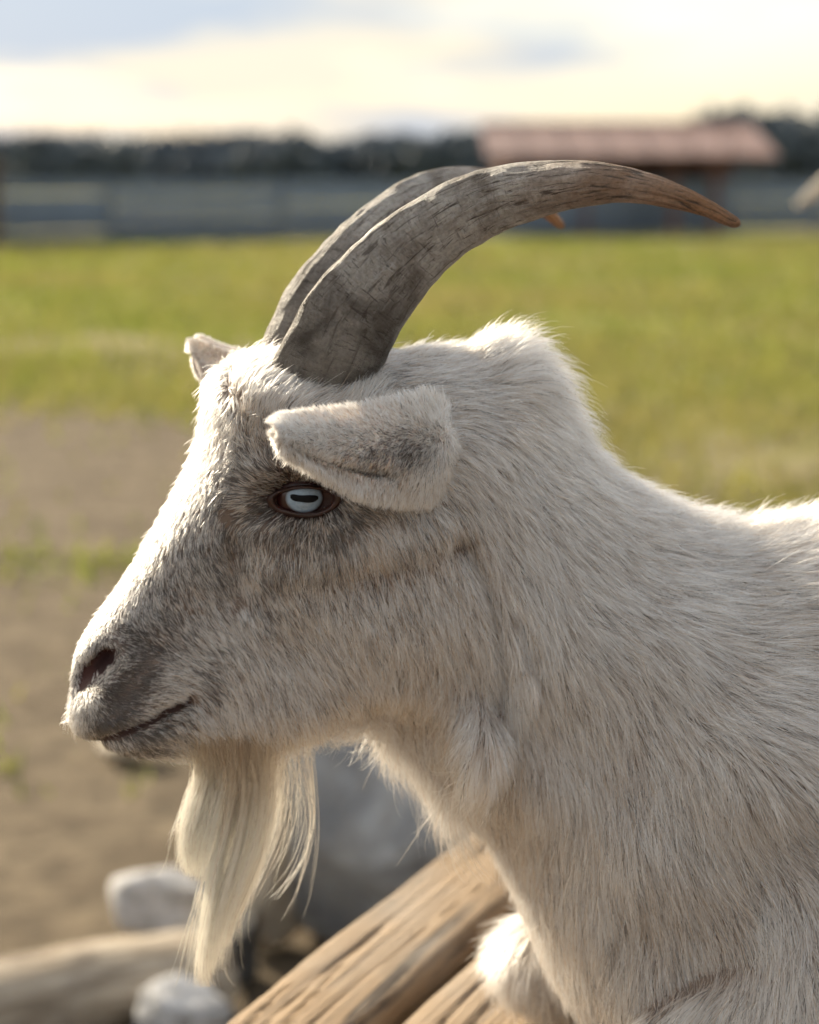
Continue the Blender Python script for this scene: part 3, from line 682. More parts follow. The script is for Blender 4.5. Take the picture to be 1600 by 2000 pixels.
def make_horn(sgn):
    nu, na = len(hc), 72
    C0 = pix(hc[:, 0], hc[:, 1], hc[:, 3] * mm, to_head)
    depth = (to_head(C0) - CAM) @ c_fwd; hw = hc[:, 2] / F * depth / 2
    t = np.gradient(C0, axis=0); t /= np.linalg.norm(t, axis=1)[:, None]
    b = np.array([0, 1., 0]) - t[:, 1:2] * t; b /= np.linalg.norm(b, axis=1)[:, None]; n_ = np.cross(b, t); n_ *= np.sign(n_[:, 2:3].mean())
    s_ = np.concatenate([[0], np.cumsum(np.linalg.norm(np.diff(C0, axis=0), axis=1))]); u = s_ / s_[-1]
    # rounded tip
    tip = np.sqrt(np.clip(1 - np.clip((s_ - (s_[-1] - .0035)) / .0036, 0, 1) ** 2, 0.0004, 1))
    A_ = np.linspace(0, 2 * math.pi, na, endpoint=False)
    U, A2 = np.meshgrid(np.arange(nu), A_, indexing='ij')
    ca, sa = np.cos(A2), np.sin(A2)
    r1 = hw[U] * tip[U]; r2 = r1 * (.64 + .2 * sstep(.5, 1, u)[U])
    q_ = np.stack([s_[U] * 60, ca * 1.5, sa * 1.5], -1)
    und = .00018 * np.sin(s_[U] * 420 + 2.5 * wob(q_, 1.2, 61) + .8 * ca) * (1 - sstep(.35, .7, u)[U]) + .0004 * wob(q_, 3, 62, 3) + .0003 * wob(np.stack([s_[U] * 25, ca * 6, sa * 6], -1), 3, 63, 2)
    und *= sstep(1.0, .93, u)[U] * .8 + .2 * tip[U]
    X_ = C0[U] + n_[U] * ((r1 + und) * ca)[..., None] + b[U] * ((r2 + und) * sa * (1 - .42 * np.clip(ca, 0, 1) ** 3))[..., None]
    if sgn < 0: X_[..., 1] *= -1; X_[..., 2] -= .0075 * u[U] ** 3; X_[..., 0] -= .004 * u[U] ** 2
    ix = np.arange(nu * na).reshape(nu, na); nx_ = np.roll(ix, -1, 1)
    f = np.stack([ix[:-1], ix[1:], nx_[1:], nx_[:-1]], -1).reshape(-1, 4)
    if sgn > 0: f = f[:, ::-1]
    f = [tuple(q) for q in f] + [tuple(ix[-1])]
    o = gobj('horn', to_head(X_).reshape(-1, 3), f, HORN)
    fattr(o.data, 'horn_u', u[U].ravel()); co = np.stack([s_[U], ca * r1, sa * r1 + sgn * .3, np.ones_like(ca)], -1)
    fattr(o.data, 'horn_coord', co.reshape(-1, 4), 'FLOAT_COLOR')
    return o
hn = make_horn(1); hn['label'] = 'curved grey horn nearest the viewer'
hf = make_horn(-1); hf['label'] = 'far horn mostly hidden behind the near one'

# ---- ears
m = Mat('ear_skin'); m.set(Base_Color=m.attr('ear_tint').outputs['Color'], Roughness=.7)
m.bsdf.inputs['Subsurface Weight'].default_value = .3; m.bsdf.inputs['Subsurface Radius'].default_value = (.008, .004, .003)
EARM = m.m
NU, NV = 60, 34
e_top = cr([(905, 866), (888, 832), (862, 804), (820, 784), (750, 792), (650, 806), (585, 816), (552, 822), (541, 830)], NU)
e_bot = cr([(905, 915), (888, 930), (862, 944), (822, 962), (762, 970), (695, 955), (628, 918), (578, 886), (548, 864)], NU)
eu = np.linspace(0, 1, NU); ev = np.linspace(0, 1, NV)
EU, EV = np.meshgrid(eu, ev, indexing='ij')
ear_lat0 = np.interp(eu, [0, .12, .25, .4, .6, .8, 1], [40, 51, 64, 75, 84, 90, 94]) * mm
def ear_grid(e_top, e_bot, ear_lat0):
    PX = e_top[:, None, :] * (1 - EV[..., None]) + e_bot[:, None, :] * EV[..., None]
    bul = np.sin(np.pi * np.clip(EV, 0, 1)) ** .8 * (.001 + .004 * np.sin(np.pi * np.clip(EU * .95 + .05, 0, 1))) * sstep(0, .38, EU)
    fold = -.0085 * np.exp(-((EV - (.80 - .12 * EU)) / .07) ** 2) * sstep(.42, .62, EU) * sstep(1.0, .93, EU) + .003 * sstep(.86, 1, EV) * sstep(.4, .6, EU)
    la = ear_lat0[:, None] - .006 * (1 - np.sin(np.pi * EV)) * (EV < .5) - .004 * (EV >= .5) * (1 - np.sin(np.pi * EV)) + bul + fold
    la -= .006 * sstep(.2, 0, EU) + .010 * sstep(.4, 0, EV) * sstep(.45, .12, EU)
    return pix(PX[..., 0], PX[..., 1], la, to_head)
EG = ear_grid(e_top, e_bot, ear_lat0)
def gridn(G):
    n_ = np.cross(np.gradient(G, axis=0), np.gradient(G, axis=1)); n_ /= np.linalg.norm(n_, axis=-1)[..., None] + 1e-12
    return n_ if n_[..., 1].mean() > 0 else -n_
EN = gridn(EG)
# the far ear is held a little higher and further out
f_top = cr([(640, 740), (560, 712), (500, 694), (455, 686), (424, 674), (396, 663), (380, 662), (372, 668)], NU)
f_bot = cr([(640, 880), (560, 850), (500, 812), (450, 785), (416, 766), (392, 734), (378, 698), (371, 678)], NU)
def far_grid():
    PX = f_top[:, None, :] * (1 - EV[..., None]) + f_bot[:, None, :] * EV[..., None]
    la = -(np.interp(eu, [0, .3, 1], [40, 75, 118]) * mm)[:, None] - .009 * np.sin(np.pi * EV) * np.sin(np.pi * np.clip(EU * .95 + .05, 0, 1))
    g_ = pix(PX[..., 0], PX[..., 1], la, to_head); g_[..., 1] *= -1; return g_
EGF = far_grid(); ENF = gridn(EGF)
thick = .0034 * np.clip(np.sin(np.pi * EV) ** .35 * np.sin(np.pi * np.clip(.5 * (1 - EU), 0, .5)) ** .35 * 1.0, .12, 1)
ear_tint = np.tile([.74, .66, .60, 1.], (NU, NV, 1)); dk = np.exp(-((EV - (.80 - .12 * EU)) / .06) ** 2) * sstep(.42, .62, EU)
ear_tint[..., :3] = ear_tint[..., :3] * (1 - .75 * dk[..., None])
def make_ear(sgn):
    EG_, EN_ = (EG, EN) if sgn > 0 else (EGF, ENF)
    o_, i_ = EG_ + EN_ * thick[..., None] * .5, EG_ - EN_ * thick[..., None] * .5
    V_ = np.concatenate([o_.reshape(-1, 3), i_.reshape(-1, 3)]); V_[:, 1] *= sgn
    ix = np.arange(NU * NV).reshape(NU, NV); n0 = NU * NV
    q1 = np.stack([ix[:-1, :-1], ix[1:, :-1], ix[1:, 1:], ix[:-1, 1:]], -1).reshape(-1, 4); q2 = q1[:, ::-1] + n0
    rim = np.concatenate([ix[:, 0], ix[-1, 1:], ix[-2::-1, -1], ix[0, -2:0:-1]]); rn = np.roll(rim, -1)
    q3 = np.stack([rim, rim + n0, rn + n0, rn], -1)
    f = np.concatenate([q1, q2, q3]); f = f if sgn < 0 else f[:, ::-1]
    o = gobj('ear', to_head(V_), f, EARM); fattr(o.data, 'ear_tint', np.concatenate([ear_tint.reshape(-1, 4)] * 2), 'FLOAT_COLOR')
    return o
ear_n = make_ear(1); ear_f = make_ear(-1)
ear_n['label'] = 'near ear folded forward above the eye'; ear_f['label'] = 'far ear tip showing beyond the forehead'

# ---- eyes
m = Mat('eye_white'); m.set(Base_Color=(0.03, 0.006, 0.005), Roughness=.3); m.bsdf.inputs['Coat Weight'].default_value = .4; m.bsdf.inputs['Coat Roughness'].default_value = .03; SCL = m.m
m = Mat('iris'); ir = m.attr('iris_r').outputs['Fac']; n = m.noise(m.coord('Object'), 600, 5, .6, .8)
c = m.mix(n, (0.13, 0.215, 0.32), (0.41, 0.52, 0.63)); c = m.mix(m.ramp(ir, [(.80, 0), (.98, 1)]), c, (0.10, 0.09, 0.10))
m.set(Base_Color=c, Roughness=.35); m.bsdf.inputs['Coat Weight'].default_value = .35; m.bsdf.inputs['Coat Roughness'].default_value = .04; m.bump(n, .3, .001); IRIS = m.m
m = Mat('pupil'); m.set(Base_Color=(0.004, 0.005, 0.008), Roughness=.3); m.bsdf.inputs['Specular IOR Level'].default_value = .15; PUP = m.m
m = Mat('eyelid_skin'); n = m.noise(m.coord('Object'), 300, 4)
m.set(Base_Color=m.mix(n, (0.012, 0.007, 0.006), (0.060, 0.022, 0.016)), Roughness=.38); m.bump(m.noise(m.coord('Object'), 900, 3), .5, .0008); LIDM = m.m
ER = .0165
es = on_skin(np.array(597.), np.array(973.)); ELAT = float(surf_lat(es[0], es[2])) + .0068
ec = pix(597, 973, ELAT, to_head); EC = ec - np.array([-.0005, ER, .0005])
e_out = np.array([-.06, 1., .07]); e_out /= np.linalg.norm(e_out)
e_x = np.array([1., 0, 0]) - e_out[0] * e_out; e_x /= np.linalg.norm(e_x); e_z = np.cross(e_x, e_out); e_z *= np.sign(e_z[2])
def on_ball(a_, b_, r):          # tangent offsets (m) on the ball
    d = e_out * 1.0 + (a_ / ER)[..., None] * e_x + (b_ / ER)[..., None] * e_z
    return EC + np.asarray(r)[..., None] * d / np.linalg.norm(d, axis=-1)[..., None]
def make_eye(sgn):
    fl = np.array([1, sgn, 1.])
    P_, f_ = ico(40, 28)
    V_ = (EC + P_ * ER) * fl
    e = gobj('eye', to_head(V_), f_ if sgn > 0 else f_[:, ::-1], SCL)
    rr = np.linspace(0, 1, 14); th = np.linspace(0, 2 * math.pi, 48, endpoint=False); RR, TT = np.meshgrid(rr, th, indexing='ij')
    Pi = on_ball(RR * np.cos(TT) * .0108, RR * np.sin(TT) * .0078 - .0012, ER + .0002 + .0005 * (1 - RR ** 2)) * fl
    ix = np.arange(Pi[..., 0].size).reshape(14, 48); nx_ = np.roll(ix, -1, 1)
    fi = np.stack([ix[:-1], ix[1:], nx_[1:], nx_[:-1]], -1).reshape(-1, 4)
    fi = fi if sgn < 0 else fi[:, ::-1]
    o = obj('iris', to_head(Pi).reshape(-1, 3) - np.array(gl), fi, IRIS, e); fattr(o.data, 'iris_r', RR.ravel())
    a_ = np.linspace(-1, 1, 24); b_ = np.linspace(-1, 1, 8); A2, B2 = np.meshgrid(a_, b_, indexing='ij')
    hgt = .0019 * (1 - np.abs(A2) ** 6 * .6) * (1 + .08 * np.sin(A2 * 5))
    Pp = on_ball(A2 * .0071, B2 * hgt * .9 - .0009 - .0005 * A2 + .0007 * A2 ** 2, ER + .0009 - .00025 * np.abs(A2) ** 2) * fl
    ix = np.arange(24 * 8).reshape(24, 8); fi = np.stack([ix[:-1, :-1], ix[1:, :-1], ix[1:, 1:], ix[:-1, 1:]], -1).reshape(-1, 4)
    obj('pupil', to_head(Pp).reshape(-1, 3) - np.array(gl), fi if sgn > 0 else fi[:, ::-1], PUP, e)
    # lids: a rim from under the fur to the opening
    th = np.linspace(0, 2 * math.pi, 72, endpoint=False)
    ux = np.sign(np.cos(th)) * np.abs(np.cos(th)) ** 1.15 * 58; uy = np.sin(th) * np.where(np.sin(th) < 0, 21, 28)
    uy = uy + .05 * ux * 0 - .02 * ux
    rings = []
    for sc_, lift_ in ((.95, .0006), (1.0, .0020), (1.08, .0028), (1.2, .0028), (1.32, .0012), (1.46, -.002)):
        px_, py_ = 594 + ux * (1 + (sc_ - 1) * .7), 975 + uy * sc_
        S = pix(px_, py_, ELAT, to_head)
        r2 = (S[:, 0] - EC[0]) ** 2 + (S[:, 2] - EC[2]) ** 2
        ball = np.maximum(EC[1] + np.sqrt(np.clip(ER ** 2 - r2, 1e-8, None)), ELAT - .0075)
        rings.append(pix(px_, py_, np.maximum(ball, surf_lat(S[:, 0], S[:, 2])) + lift_, to_head))
    G_ = np.array(rings) * fl
    ix = np.arange(G_[..., 0].size).reshape(len(rings), 72); nx_ = np.roll(ix, -1, 1)
    fi = np.stack([ix[:-1], ix[1:], nx_[1:], nx_[:-1]], -1).reshape(-1, 4)
    obj('eyelid', to_head(G_).reshape(-1, 3) - np.array(gl), fi if sgn > 0 else fi[:, ::-1], LIDM, e)
    return e
eye_n = make_eye(1); eye_f = make_eye(-1); eye_n['label'] = 'pale blue eye with a dark slot pupil'

# ---- fur
m = Mat('goat_hair'); m.N.remove(m.bsdf)
hb = m.node('ShaderNodeBsdfHairPrincipled'); hb.parametrization = 'COLOR'
ci = m.node('ShaderNodeHairInfo')
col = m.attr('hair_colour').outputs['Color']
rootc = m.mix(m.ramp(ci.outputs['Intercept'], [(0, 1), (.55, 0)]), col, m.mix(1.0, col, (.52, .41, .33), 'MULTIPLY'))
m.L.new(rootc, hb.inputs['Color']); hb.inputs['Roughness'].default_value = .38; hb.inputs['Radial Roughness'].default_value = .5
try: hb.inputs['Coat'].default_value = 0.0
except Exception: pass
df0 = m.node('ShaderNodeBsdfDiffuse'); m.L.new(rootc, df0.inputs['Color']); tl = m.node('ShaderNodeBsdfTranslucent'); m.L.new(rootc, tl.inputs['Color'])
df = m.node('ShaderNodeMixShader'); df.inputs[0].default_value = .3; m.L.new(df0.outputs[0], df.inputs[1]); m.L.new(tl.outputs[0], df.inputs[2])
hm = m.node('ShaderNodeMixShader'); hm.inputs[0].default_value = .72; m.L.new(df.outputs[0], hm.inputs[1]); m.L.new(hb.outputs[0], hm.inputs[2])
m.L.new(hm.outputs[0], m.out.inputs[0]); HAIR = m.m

# px, py, dx, dy, length px, lift deg, dark share, tan share
G = np.array([
 (145, 1400, -.5, .6, 26, 35, .03, .0), (150, 1260, -.3, .8, 12, 12, .05, .0), (200, 1195, .1, .9, 16, 10, .05, .1), (250, 1130, .4, .8, 20, 10, .15, .1), (300, 1050, .3, .9, 24, 10, .10, .15), (350, 970, .2, .9, 26, 12, .08, .15), (385, 890, .0, 1, 28, 14, .06, .2), (405, 800, -.1, 1, 40, 20, .04, .2), (414, 758, -.35, .9, 42, 26, .03, .1), (398, 835, .0, 1, 34, 16, .04, .2), (440, 722, -.6, .6, 38, 24, .03, .1), (468, 708, .3, -.7, 42, 30, .02, .1), (476, 740, .3, -.5, 42, 24, .08, .2),
 (180, 1240, .3, .8, 12, 10, .5, .0), (235, 1240, .8, .3, 14, 10, .75, .0), (260, 1300, 1, .1, 16, 10, .62, .0), (210, 1370, .9, .3, 14, 12, .70, .0), (190, 1405, .6, .6, 14, 15, .90, .0), (170, 1415, .2, .8, 14, 20, .5, .0), (260, 1360, 1, .05, 18, 10, .55, .0), (225, 1350, .9, .2, 12, 12, .8, .0), (300, 1380, .9, -.1, 20, 10, .38, .1), (350, 1330, .9, .3, 26, 10, .30, .1), (300, 1220, .8, .6, 20, 10, .50, .0), (350, 1290, .8, .5, 24, 9, .42, .1),
 (240, 1455, .7, .5, 18, 12, .60, .2), (300, 1440, .8, .4, 22, 12, .60, .2), (360, 1430, .7, .6, 32, 12, .25, .1), (400, 1380, .6, .8, 40, 11, .18, .1), (390, 1340, .8, .5, 30, 10, .35, .1),
 (300, 1140, .6, .8, 22, 10, .42, .1), (340, 1080, .5, .85, 25, 10, .45, .1), (390, 1150, .6, .8, 28, 10, .32, .1), (400, 1220, .65, .75, 32, 10, .28, .1), (390, 1010, .15, 1, 26, 11, .36, .2), (420, 930, .1, 1, 28, 12, .30, .25), (430, 860, -.1, 1, 30, 12, .26, .3), (460, 1060, .3, .95, 28, 10, .50, .2), (450, 1150, .4, .9, 30, 10, .48, .1),
 (440, 800, -.4, .85, 38, 16, .22, .3), (480, 760, .6, -.7, 40, 20, .12, .2), (520, 720, .75, -.6, 50, 24, .05, .1), (580, 710, .8, -.5, 74, 26, .05, .1), (560, 770, .75, -.6, 48, 16, .12, .2), (640, 745, .75, -.6, 78, 24, .06, .1), (500, 830, .3, -.9, 36, 14, .22, .3), (620, 800, .95, -.3, 44, 14, .10, .35), (700, 770, .5, -.85, 72, 24, .05, .2), (760, 750, .9, .0, 46, 20, .35, .3),
 (530, 880, -.3, -.9, 30, 12, .42, .4), (490, 930, -.9, -.4, 28, 12, .45, .4), (470, 990, -.8, .3, 26, 11, .45, .3), (530, 945, -.8, -.5, 20, 14, .60, .3), (520, 1005, -.9, .3, 18, 12, .88, .1), (560, 1018, -.4, .9, 20, 14, .60, .3), (600, 1030, .0, 1, 26, 14, .45, .4), (650, 1020, .4, .9, 26, 14, .45, .4), (690, 985, .8, .4, 26, 14, .45, .5), (590, 925, .1, -.95, 20, 16, .60, .4), (640, 930, .5, -.7, 22, 16, .55, .4),
 (520, 1060, -.1, 1, 32, 11, .42, .4), (600, 1080, .15, 1, 38, 11, .32, .45), (700, 1060, .3, 1, 42, 11, .26, .5), (480, 1130, .35, .9, 34, 10, .40, .2), (540, 1170, .5, .85, 42, 10, .20, .1), (620, 1180, .45, .9, 46, 11, .18, .2), (500, 1260, .55, .85, 44, 10, .15, .1), (600, 1280, .5, .87, 50, 11, .12, .12), (460, 1350, .5, .87, 48, 11, .14, .1), (540, 1400, .35, .94, 54, 12, .12, .15), (640, 1380, .25, .97, 56, 12, .12, .2), (700, 1280, .3, .95, 54, 11, .10, .2), (760, 1150, .3, .95, 50, 11, .14, .35), (760, 1050, .3, .95, 44, 12, .22, .45), (720, 1360, .15, .98, 58, 13, .10, .3), (800, 1300, .2, .98, 58, 12, .08, .25),
 (820, 1380, .1, .98, 62, 14, .08, .4), (850, 1100, .3, .95, 52, 12, .10, .3), (880, 1220, .25, .97, 60, 13, .07, .15), (850, 1020, .3, .95, 40, 14, .22, .35), (930, 1050, .4, .92, 56, 16, .05, .1), (940, 1400, .0, 1, 84, 20, .06, .05), (925, 1490, -.1, 1, 110, 30, .06, .05), (760, 1430, -.35, .9, 58, 32, .0, .1), (830, 1480, -.2, .97, 52, 22, .0, .25), (870, 1430, -.1, 1, 52, 14, .04, .4),
 (800, 720, .98, -.05, 50, 16, .05, .2), (880, 705, .97, -.2, 56, 22, .0, .15), (950, 690, .9, -.4, 66, 32, .0, .05), (1000, 692, .85, -.4, 80, 42, .0, .0), (1040, 735, .9, .1, 84, 40, .0, .0), (1085, 800, .85, .5, 76, 34, .0, .05), (1130, 870, .85, .45, 62, 26, .0, .1), (850, 800, .9, .2, 46, 14, .10, .3), (930, 780, .95, .25, 58, 16, .05, .15), (1000, 800, .9, .4, 68, 16, .04, .25), (940, 880, .8, .6, 60, 16, .03, .05), (1000, 950, .7, .7, 70, 15, .03, .1), (960, 1000, .5, .87, 62, 16, .04, .1), (1080, 900, .85, .5, 70, 15, .02, .2),
 (1200, 950, .85, .45, 62, 18, .0, .15), (1280, 1000, .9, .35, 62, 20, .0, .15), (1400, 1040, .85, -.1, 70, 28, .0, .1), (1480, 1040, .8, -.4, 72, 30, .0, .1), (1580, 1040, .7, -.45, 74, 30, .0, .1), (1300, 1100, .9, .42, 78, 14, .04, .1), (1450, 1150, .95, .25, 84, 15, .06, .2), (1580, 1200, .95, .3, 88, 15, .08, .25), (1150, 1100, .8, .6, 76, 14, .03, .08), (1050, 1150, .5, .87, 76, 14, .04, .05), (1200, 1250, .65, .76, 84, 13, .04, .05), (1000, 1300, .25, .97, 80, 14, .07, .1), (1100, 1400, .4, .92, 88, 13, .06, .08), (1350, 1350, .7, .7, 90, 13, .06, .08), (1550, 1350, .85, .52, 92, 14, .10, .2),
 (1030, 1550, .15, .99, 86, 13, .09, .3), (980, 1600, .05, 1, 70, 14, .02, .35), (1000, 1720, .1, 1, 62, 14, .0, .3), (1200, 1550, .35, .94, 92, 13, .12, .22), (1400, 1550, .55, .83, 94, 13, .11, .2), (1580, 1550, .6, .8, 94, 13, .12, .2), (1100, 1700, .12, .99, 84, 13, .10, .3), (1250, 1720, .3, .95, 92, 13, .13, .25), (1450, 1750, .5, .86, 94, 13, .12, .2), (1080, 1850, .2, .97, 78, 16, .02, .3), (1200, 1880, .15, .98, 88, 14, .09, .25), (1350, 1920, .3, .95, 92, 14, .10, .2), (1560, 1900, .35, .93, 96, 16, .08, .15), (1560, 1980, -.1, .98, 96, 18, .06, .1),
 (2000, 1200, .9, .2, 95, 15, .08, .2), (2000, 1700, .6, .8, 95, 14, .1, .2), (2800, 1200, .9, .3, 95, 15, .08, .2), (2800, 1700, .7, .7, 95, 14, .1, .2), (3450, 1500, .5, .85, 95, 16, .08, .2)], float)
Gd = G[:, 2:4] / np.linalg.norm(G[:, 2:4], axis=1)[:, None]
GVAL = np.concatenate([Gd, G[:, 4:]], 1)
def guide(Q):
    out_ = np.empty((len(Q), GVAL.shape[1])); 
    for i in range(0, len(Q), 20000):
        q_ = Q[i:i + 20000]; d2 = ((q_[:, None, :] - G[None, :, :2]) ** 2).sum(-1); w_ = 1 / (d2 + 22. ** 2) ** 1.9; out_[i:i + 20000] = (w_ @ GVAL) / w_.sum(1)[:, None]
    return out_
CRE = np.array([.95, .91, .87]); TAN = np.array([.58, .455, .345]); DRK = np.array([.070, .060, .055]); GRY = np.array([.29, .27, .255])
def strands(root, nrm, tdir, Lm, lift, nch, rc, K=5, clump=.75, seed=1, dark=None, tan=None, rad=.00014, jit=.12, fn=to_world, stray=.10):
    r = np.random.default_rng(seed); n = len(root)
    tdir = tdir + r.normal(size=tdir.shape) * jit; tdir -= (tdir * nrm).sum(1)[:, None] * nrm; tdir /= np.linalg.norm(tdir, axis=1)[:, None] + 1e-9
    e2 = np.cross(nrm, tdir); tt = np.linspace(0, 1, K)
    rep = np.repeat(np.arange(n), nch); M = len(rep)
    an = r.random(M) * 6.283; ro = rc[rep] * np.sqrt(r.random(M))
    off = tdir[rep] * (np.cos(an) * ro * 1.5)[:, None] + e2[rep] * (np.sin(an) * ro)[:, None]
    Lc = Lm[rep] * r.uniform(.62, 1.08, M); lf = np.tan(lift[rep]) * r.uniform(.6, 1.35, M)
    free = r.random(M) < stray
    td = tdir[rep] + r.normal(size=(M, 3)) * np.where(free, .16, .04)[:, None]
    bend = e2[rep] * (r.normal(size=M) * .05)[:, None] * Lc[:, None]
    cl = np.where(free, .15, clump)
    P_ = np.empty((M, K, 3))
    for k, t in enumerate(tt):
        P_[:, k] = root[rep] + off * (1 - cl * t ** .8)[:, None] + td * (Lc * t)[:, None] + nrm[rep] * (Lc * lf * (t - .55 * t * t) - .0006 * (1 - t))[:, None] + bend * t * t
    radii = rad * r.uniform(.75, 1.25, M)[:, None] * np.array([1.0, 1.0, .85, .55, .16])[None, :] if K == 5 else None
    # colour: grizzled, whole locks lean one way
    lk = r.random(n)[rep]; hr = r.random(M); mixr = .55 * lk + .45 * hr
    # rank-normalise the mix so the shares hold
    mixr = np.clip((mixr - .5) * 1.25 + .5, 0, 1)
    lb = (.70 + .38 * r.random(n) ** .6)[rep][:, None]; col_ = CRE[None] * lb ** np.array([.9, 1.05, 1.25]) * r.uniform(.9, 1.06, (M, 1)); col_ = np.clip(col_, 0, .95)
    tn = (r.random(M) < tan[rep])[:, None]; col_ = np.where(tn, TAN * r.uniform(.8, 1.25, (M, 1)), col_)
    dkm = (mixr < dark[rep])[:, None]; half = (mixr < dark[rep] * 1.35)[:, None]
    col_ = np.where(half, GRY * r.uniform(.7, 1.3, (M, 1)), col_); col_ = np.where(dkm, DRK * r.uniform(.6, 1.8, (M, 1)), col_)
    return fn(P_) - np.array(gl), radii, col_
def sample_mesh(V, Nn, Q, wgt, n, seed):
    r = np.random.default_rng(seed)
    T3 = np.concatenate([Q[:, [0, 1, 2]], Q[:, [0, 2, 3]]]); ar = np.linalg.norm(np.cross(V[T3[:, 1]] - V[T3[:, 0]], V[T3[:, 2]] - V[T3[:, 0]]), axis=1) * np.concatenate([wgt, wgt])
    cdf = np.cumsum(ar); ti = np.searchsorted(cdf, r.random(n) * cdf[-1]); a_ = np.sqrt(r.random(n)); b_ = r.random(n)
    w_ = np.stack([1 - a_, a_ * (1 - b_), a_ * b_], 1)
    Pp = (V[T3[ti]] * w_[..., None]).sum(1); nn = (Nn[T3[ti]] * w_[..., None]).sum(1); return Pp, nn / np.linalg.norm(nn, axis=1)[:, None]
fc = BV[BF].mean(1); fn_ = BN[BF].mean(1); wc = to_world(fc); wn = to_world(fc + fn_ * .001) - wc; wn /= np.linalg.norm(wn, axis=1)[:, None]
view = CAM - wc; view /= np.linalg.norm(view, axis=1)[:, None]; facing = (wn * view).sum(1)
pp = np.stack(proj(wc), -1); mpx = mirror_px(fc)
gl_f = guide(mpx)[:, 2]
wgt = np.where(facing > -.35, 1.0, .10) * (46 / np.clip(gl_f, 14, 90)) ** 1.0
inframe = (pp[:, 0] > -60) & (pp[:, 0] < 1660) & (pp[:, 1] > 0) & (pp[:, 1] < 2060); wgt = wgt * np.where(inframe, 1, .30)
sideM = np.abs(fc[:, 1]) > .006
bare = ((almond(mpx) < .84) & (np.abs(fc[:, 1]) > .03)) | ((pl_dist(mpx, NOSTRIL) < 16) & sideM) | (pl_dist(mpx, MOUTH[:4]) < 3.2)
wgt = np.where(bare, 0, wgt); wgt = np.where((wn[:, 2] < -.6) & (fc[:, 2] < TZ + .02), 0, wgt)
NCL = 90000
rp, rn_ = sample_mesh(BV, BN, BF, wgt, NCL, 11)
gq = mirror_px(rp); gv = guide(gq)
ang = .22 * wob(gq / 100., 2.2, 71, 3) + .10 * wob(gq / 100., 9., 72, 2)
dx2, dz2 = gv[:, 0], -gv[:, 1]; ca, sa = np.cos(ang), np.sin(ang)
td = np.stack([dx2 * ca - dz2 * sa, np.zeros(NCL), dx2 * sa + dz2 * ca], 1)
lenm = (gv[:, 2] + 3) * 1.06 * (1 - .22 * sstep(820, 740, gq[:, 1]) * sstep(800, 740, gq[:, 0])) / F * rng.uniform(.8, 1.15, NCL) * (1 + .12 * wob(gq / 100., 3., 73)); far_off = ((px_of(rp)[:, 0] > 1660)); 
dark = np.clip(.84 * gv[:, 4] * (1 + .55 * wob(gq / 100., 5., 74, 3)), 0, .95); tanv = np.clip(.9 * gv[:, 5] * (1 + .4 * wob(gq / 100., 2., 75)), 0, .8)
FP, FR, FC = strands(rp, rn_, td, lenm, np.radians(gv[:, 3]), np.full(NCL, 6), np.clip(lenm * .078, .0006, .0018), seed=12, clump=.88, dark=dark, tan=tanv)
FR = FR * np.where(np.repeat(far_off, 6), 1.8, 1.0)[:, None]
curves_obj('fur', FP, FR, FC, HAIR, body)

# guard hairs standing off along the crest, back, throat and chest
gd_f = guide(mpx)
fw = np.where((facing > -.5) & (facing < .34) & inframe & ~bare, 1.0, 0.0) * np.where((mpx[:, 0] > 700) & ((mpx[:, 1] < 1100) | (mpx[:, 1] > 1385)), 1.0, .12)
fw = np.where((mpx[:, 0] < 570) & (mpx[:, 1] < 790), fw * .15, fw); fw = np.where((mpx[:, 0] > 560) & (mpx[:, 0] < 790) & (mpx[:, 1] < 800), 0, fw)
NF = 15000
rp2, rn2 = sample_mesh(BV, BN, BF, fw, NF, 15); gq2 = mirror_px(rp2); gv2 = guide(gq2)
ang2 = .25 * wob(gq2 / 100., 2.2, 71, 3); c2_, s2_ = np.cos(ang2), np.sin(ang2)
td2 = np.stack([gv2[:, 0] * c2_ + gv2[:, 1] * s2_, np.zeros(NF), gv2[:, 0] * s2_ - gv2[:, 1] * c2_], 1)
low = gq2[:, 1] > 1385
A_, B_, C_ = strands(rp2, rn2, td2, gv2[:, 2] / F * np.where(low, np.where((gq2[:, 0] < 900) & (gq2[:, 1] < 1560), 1.45, .85), 1.0), np.radians(np.minimum(gv2[:, 3] + np.where(gq2[:, 1] > 1760, 8, np.where(low, np.where(gq2[:, 0] < 900, 30, 22), 20)), 58)), np.full(NF, 3), np.full(NF, .0016), seed=16, dark=np.zeros(NF), tan=np.full(NF, .1), rad=.00011, jit=.22, stray=.6)
curves_obj('guard_hair', A_, B_, C_, HAIR, body)

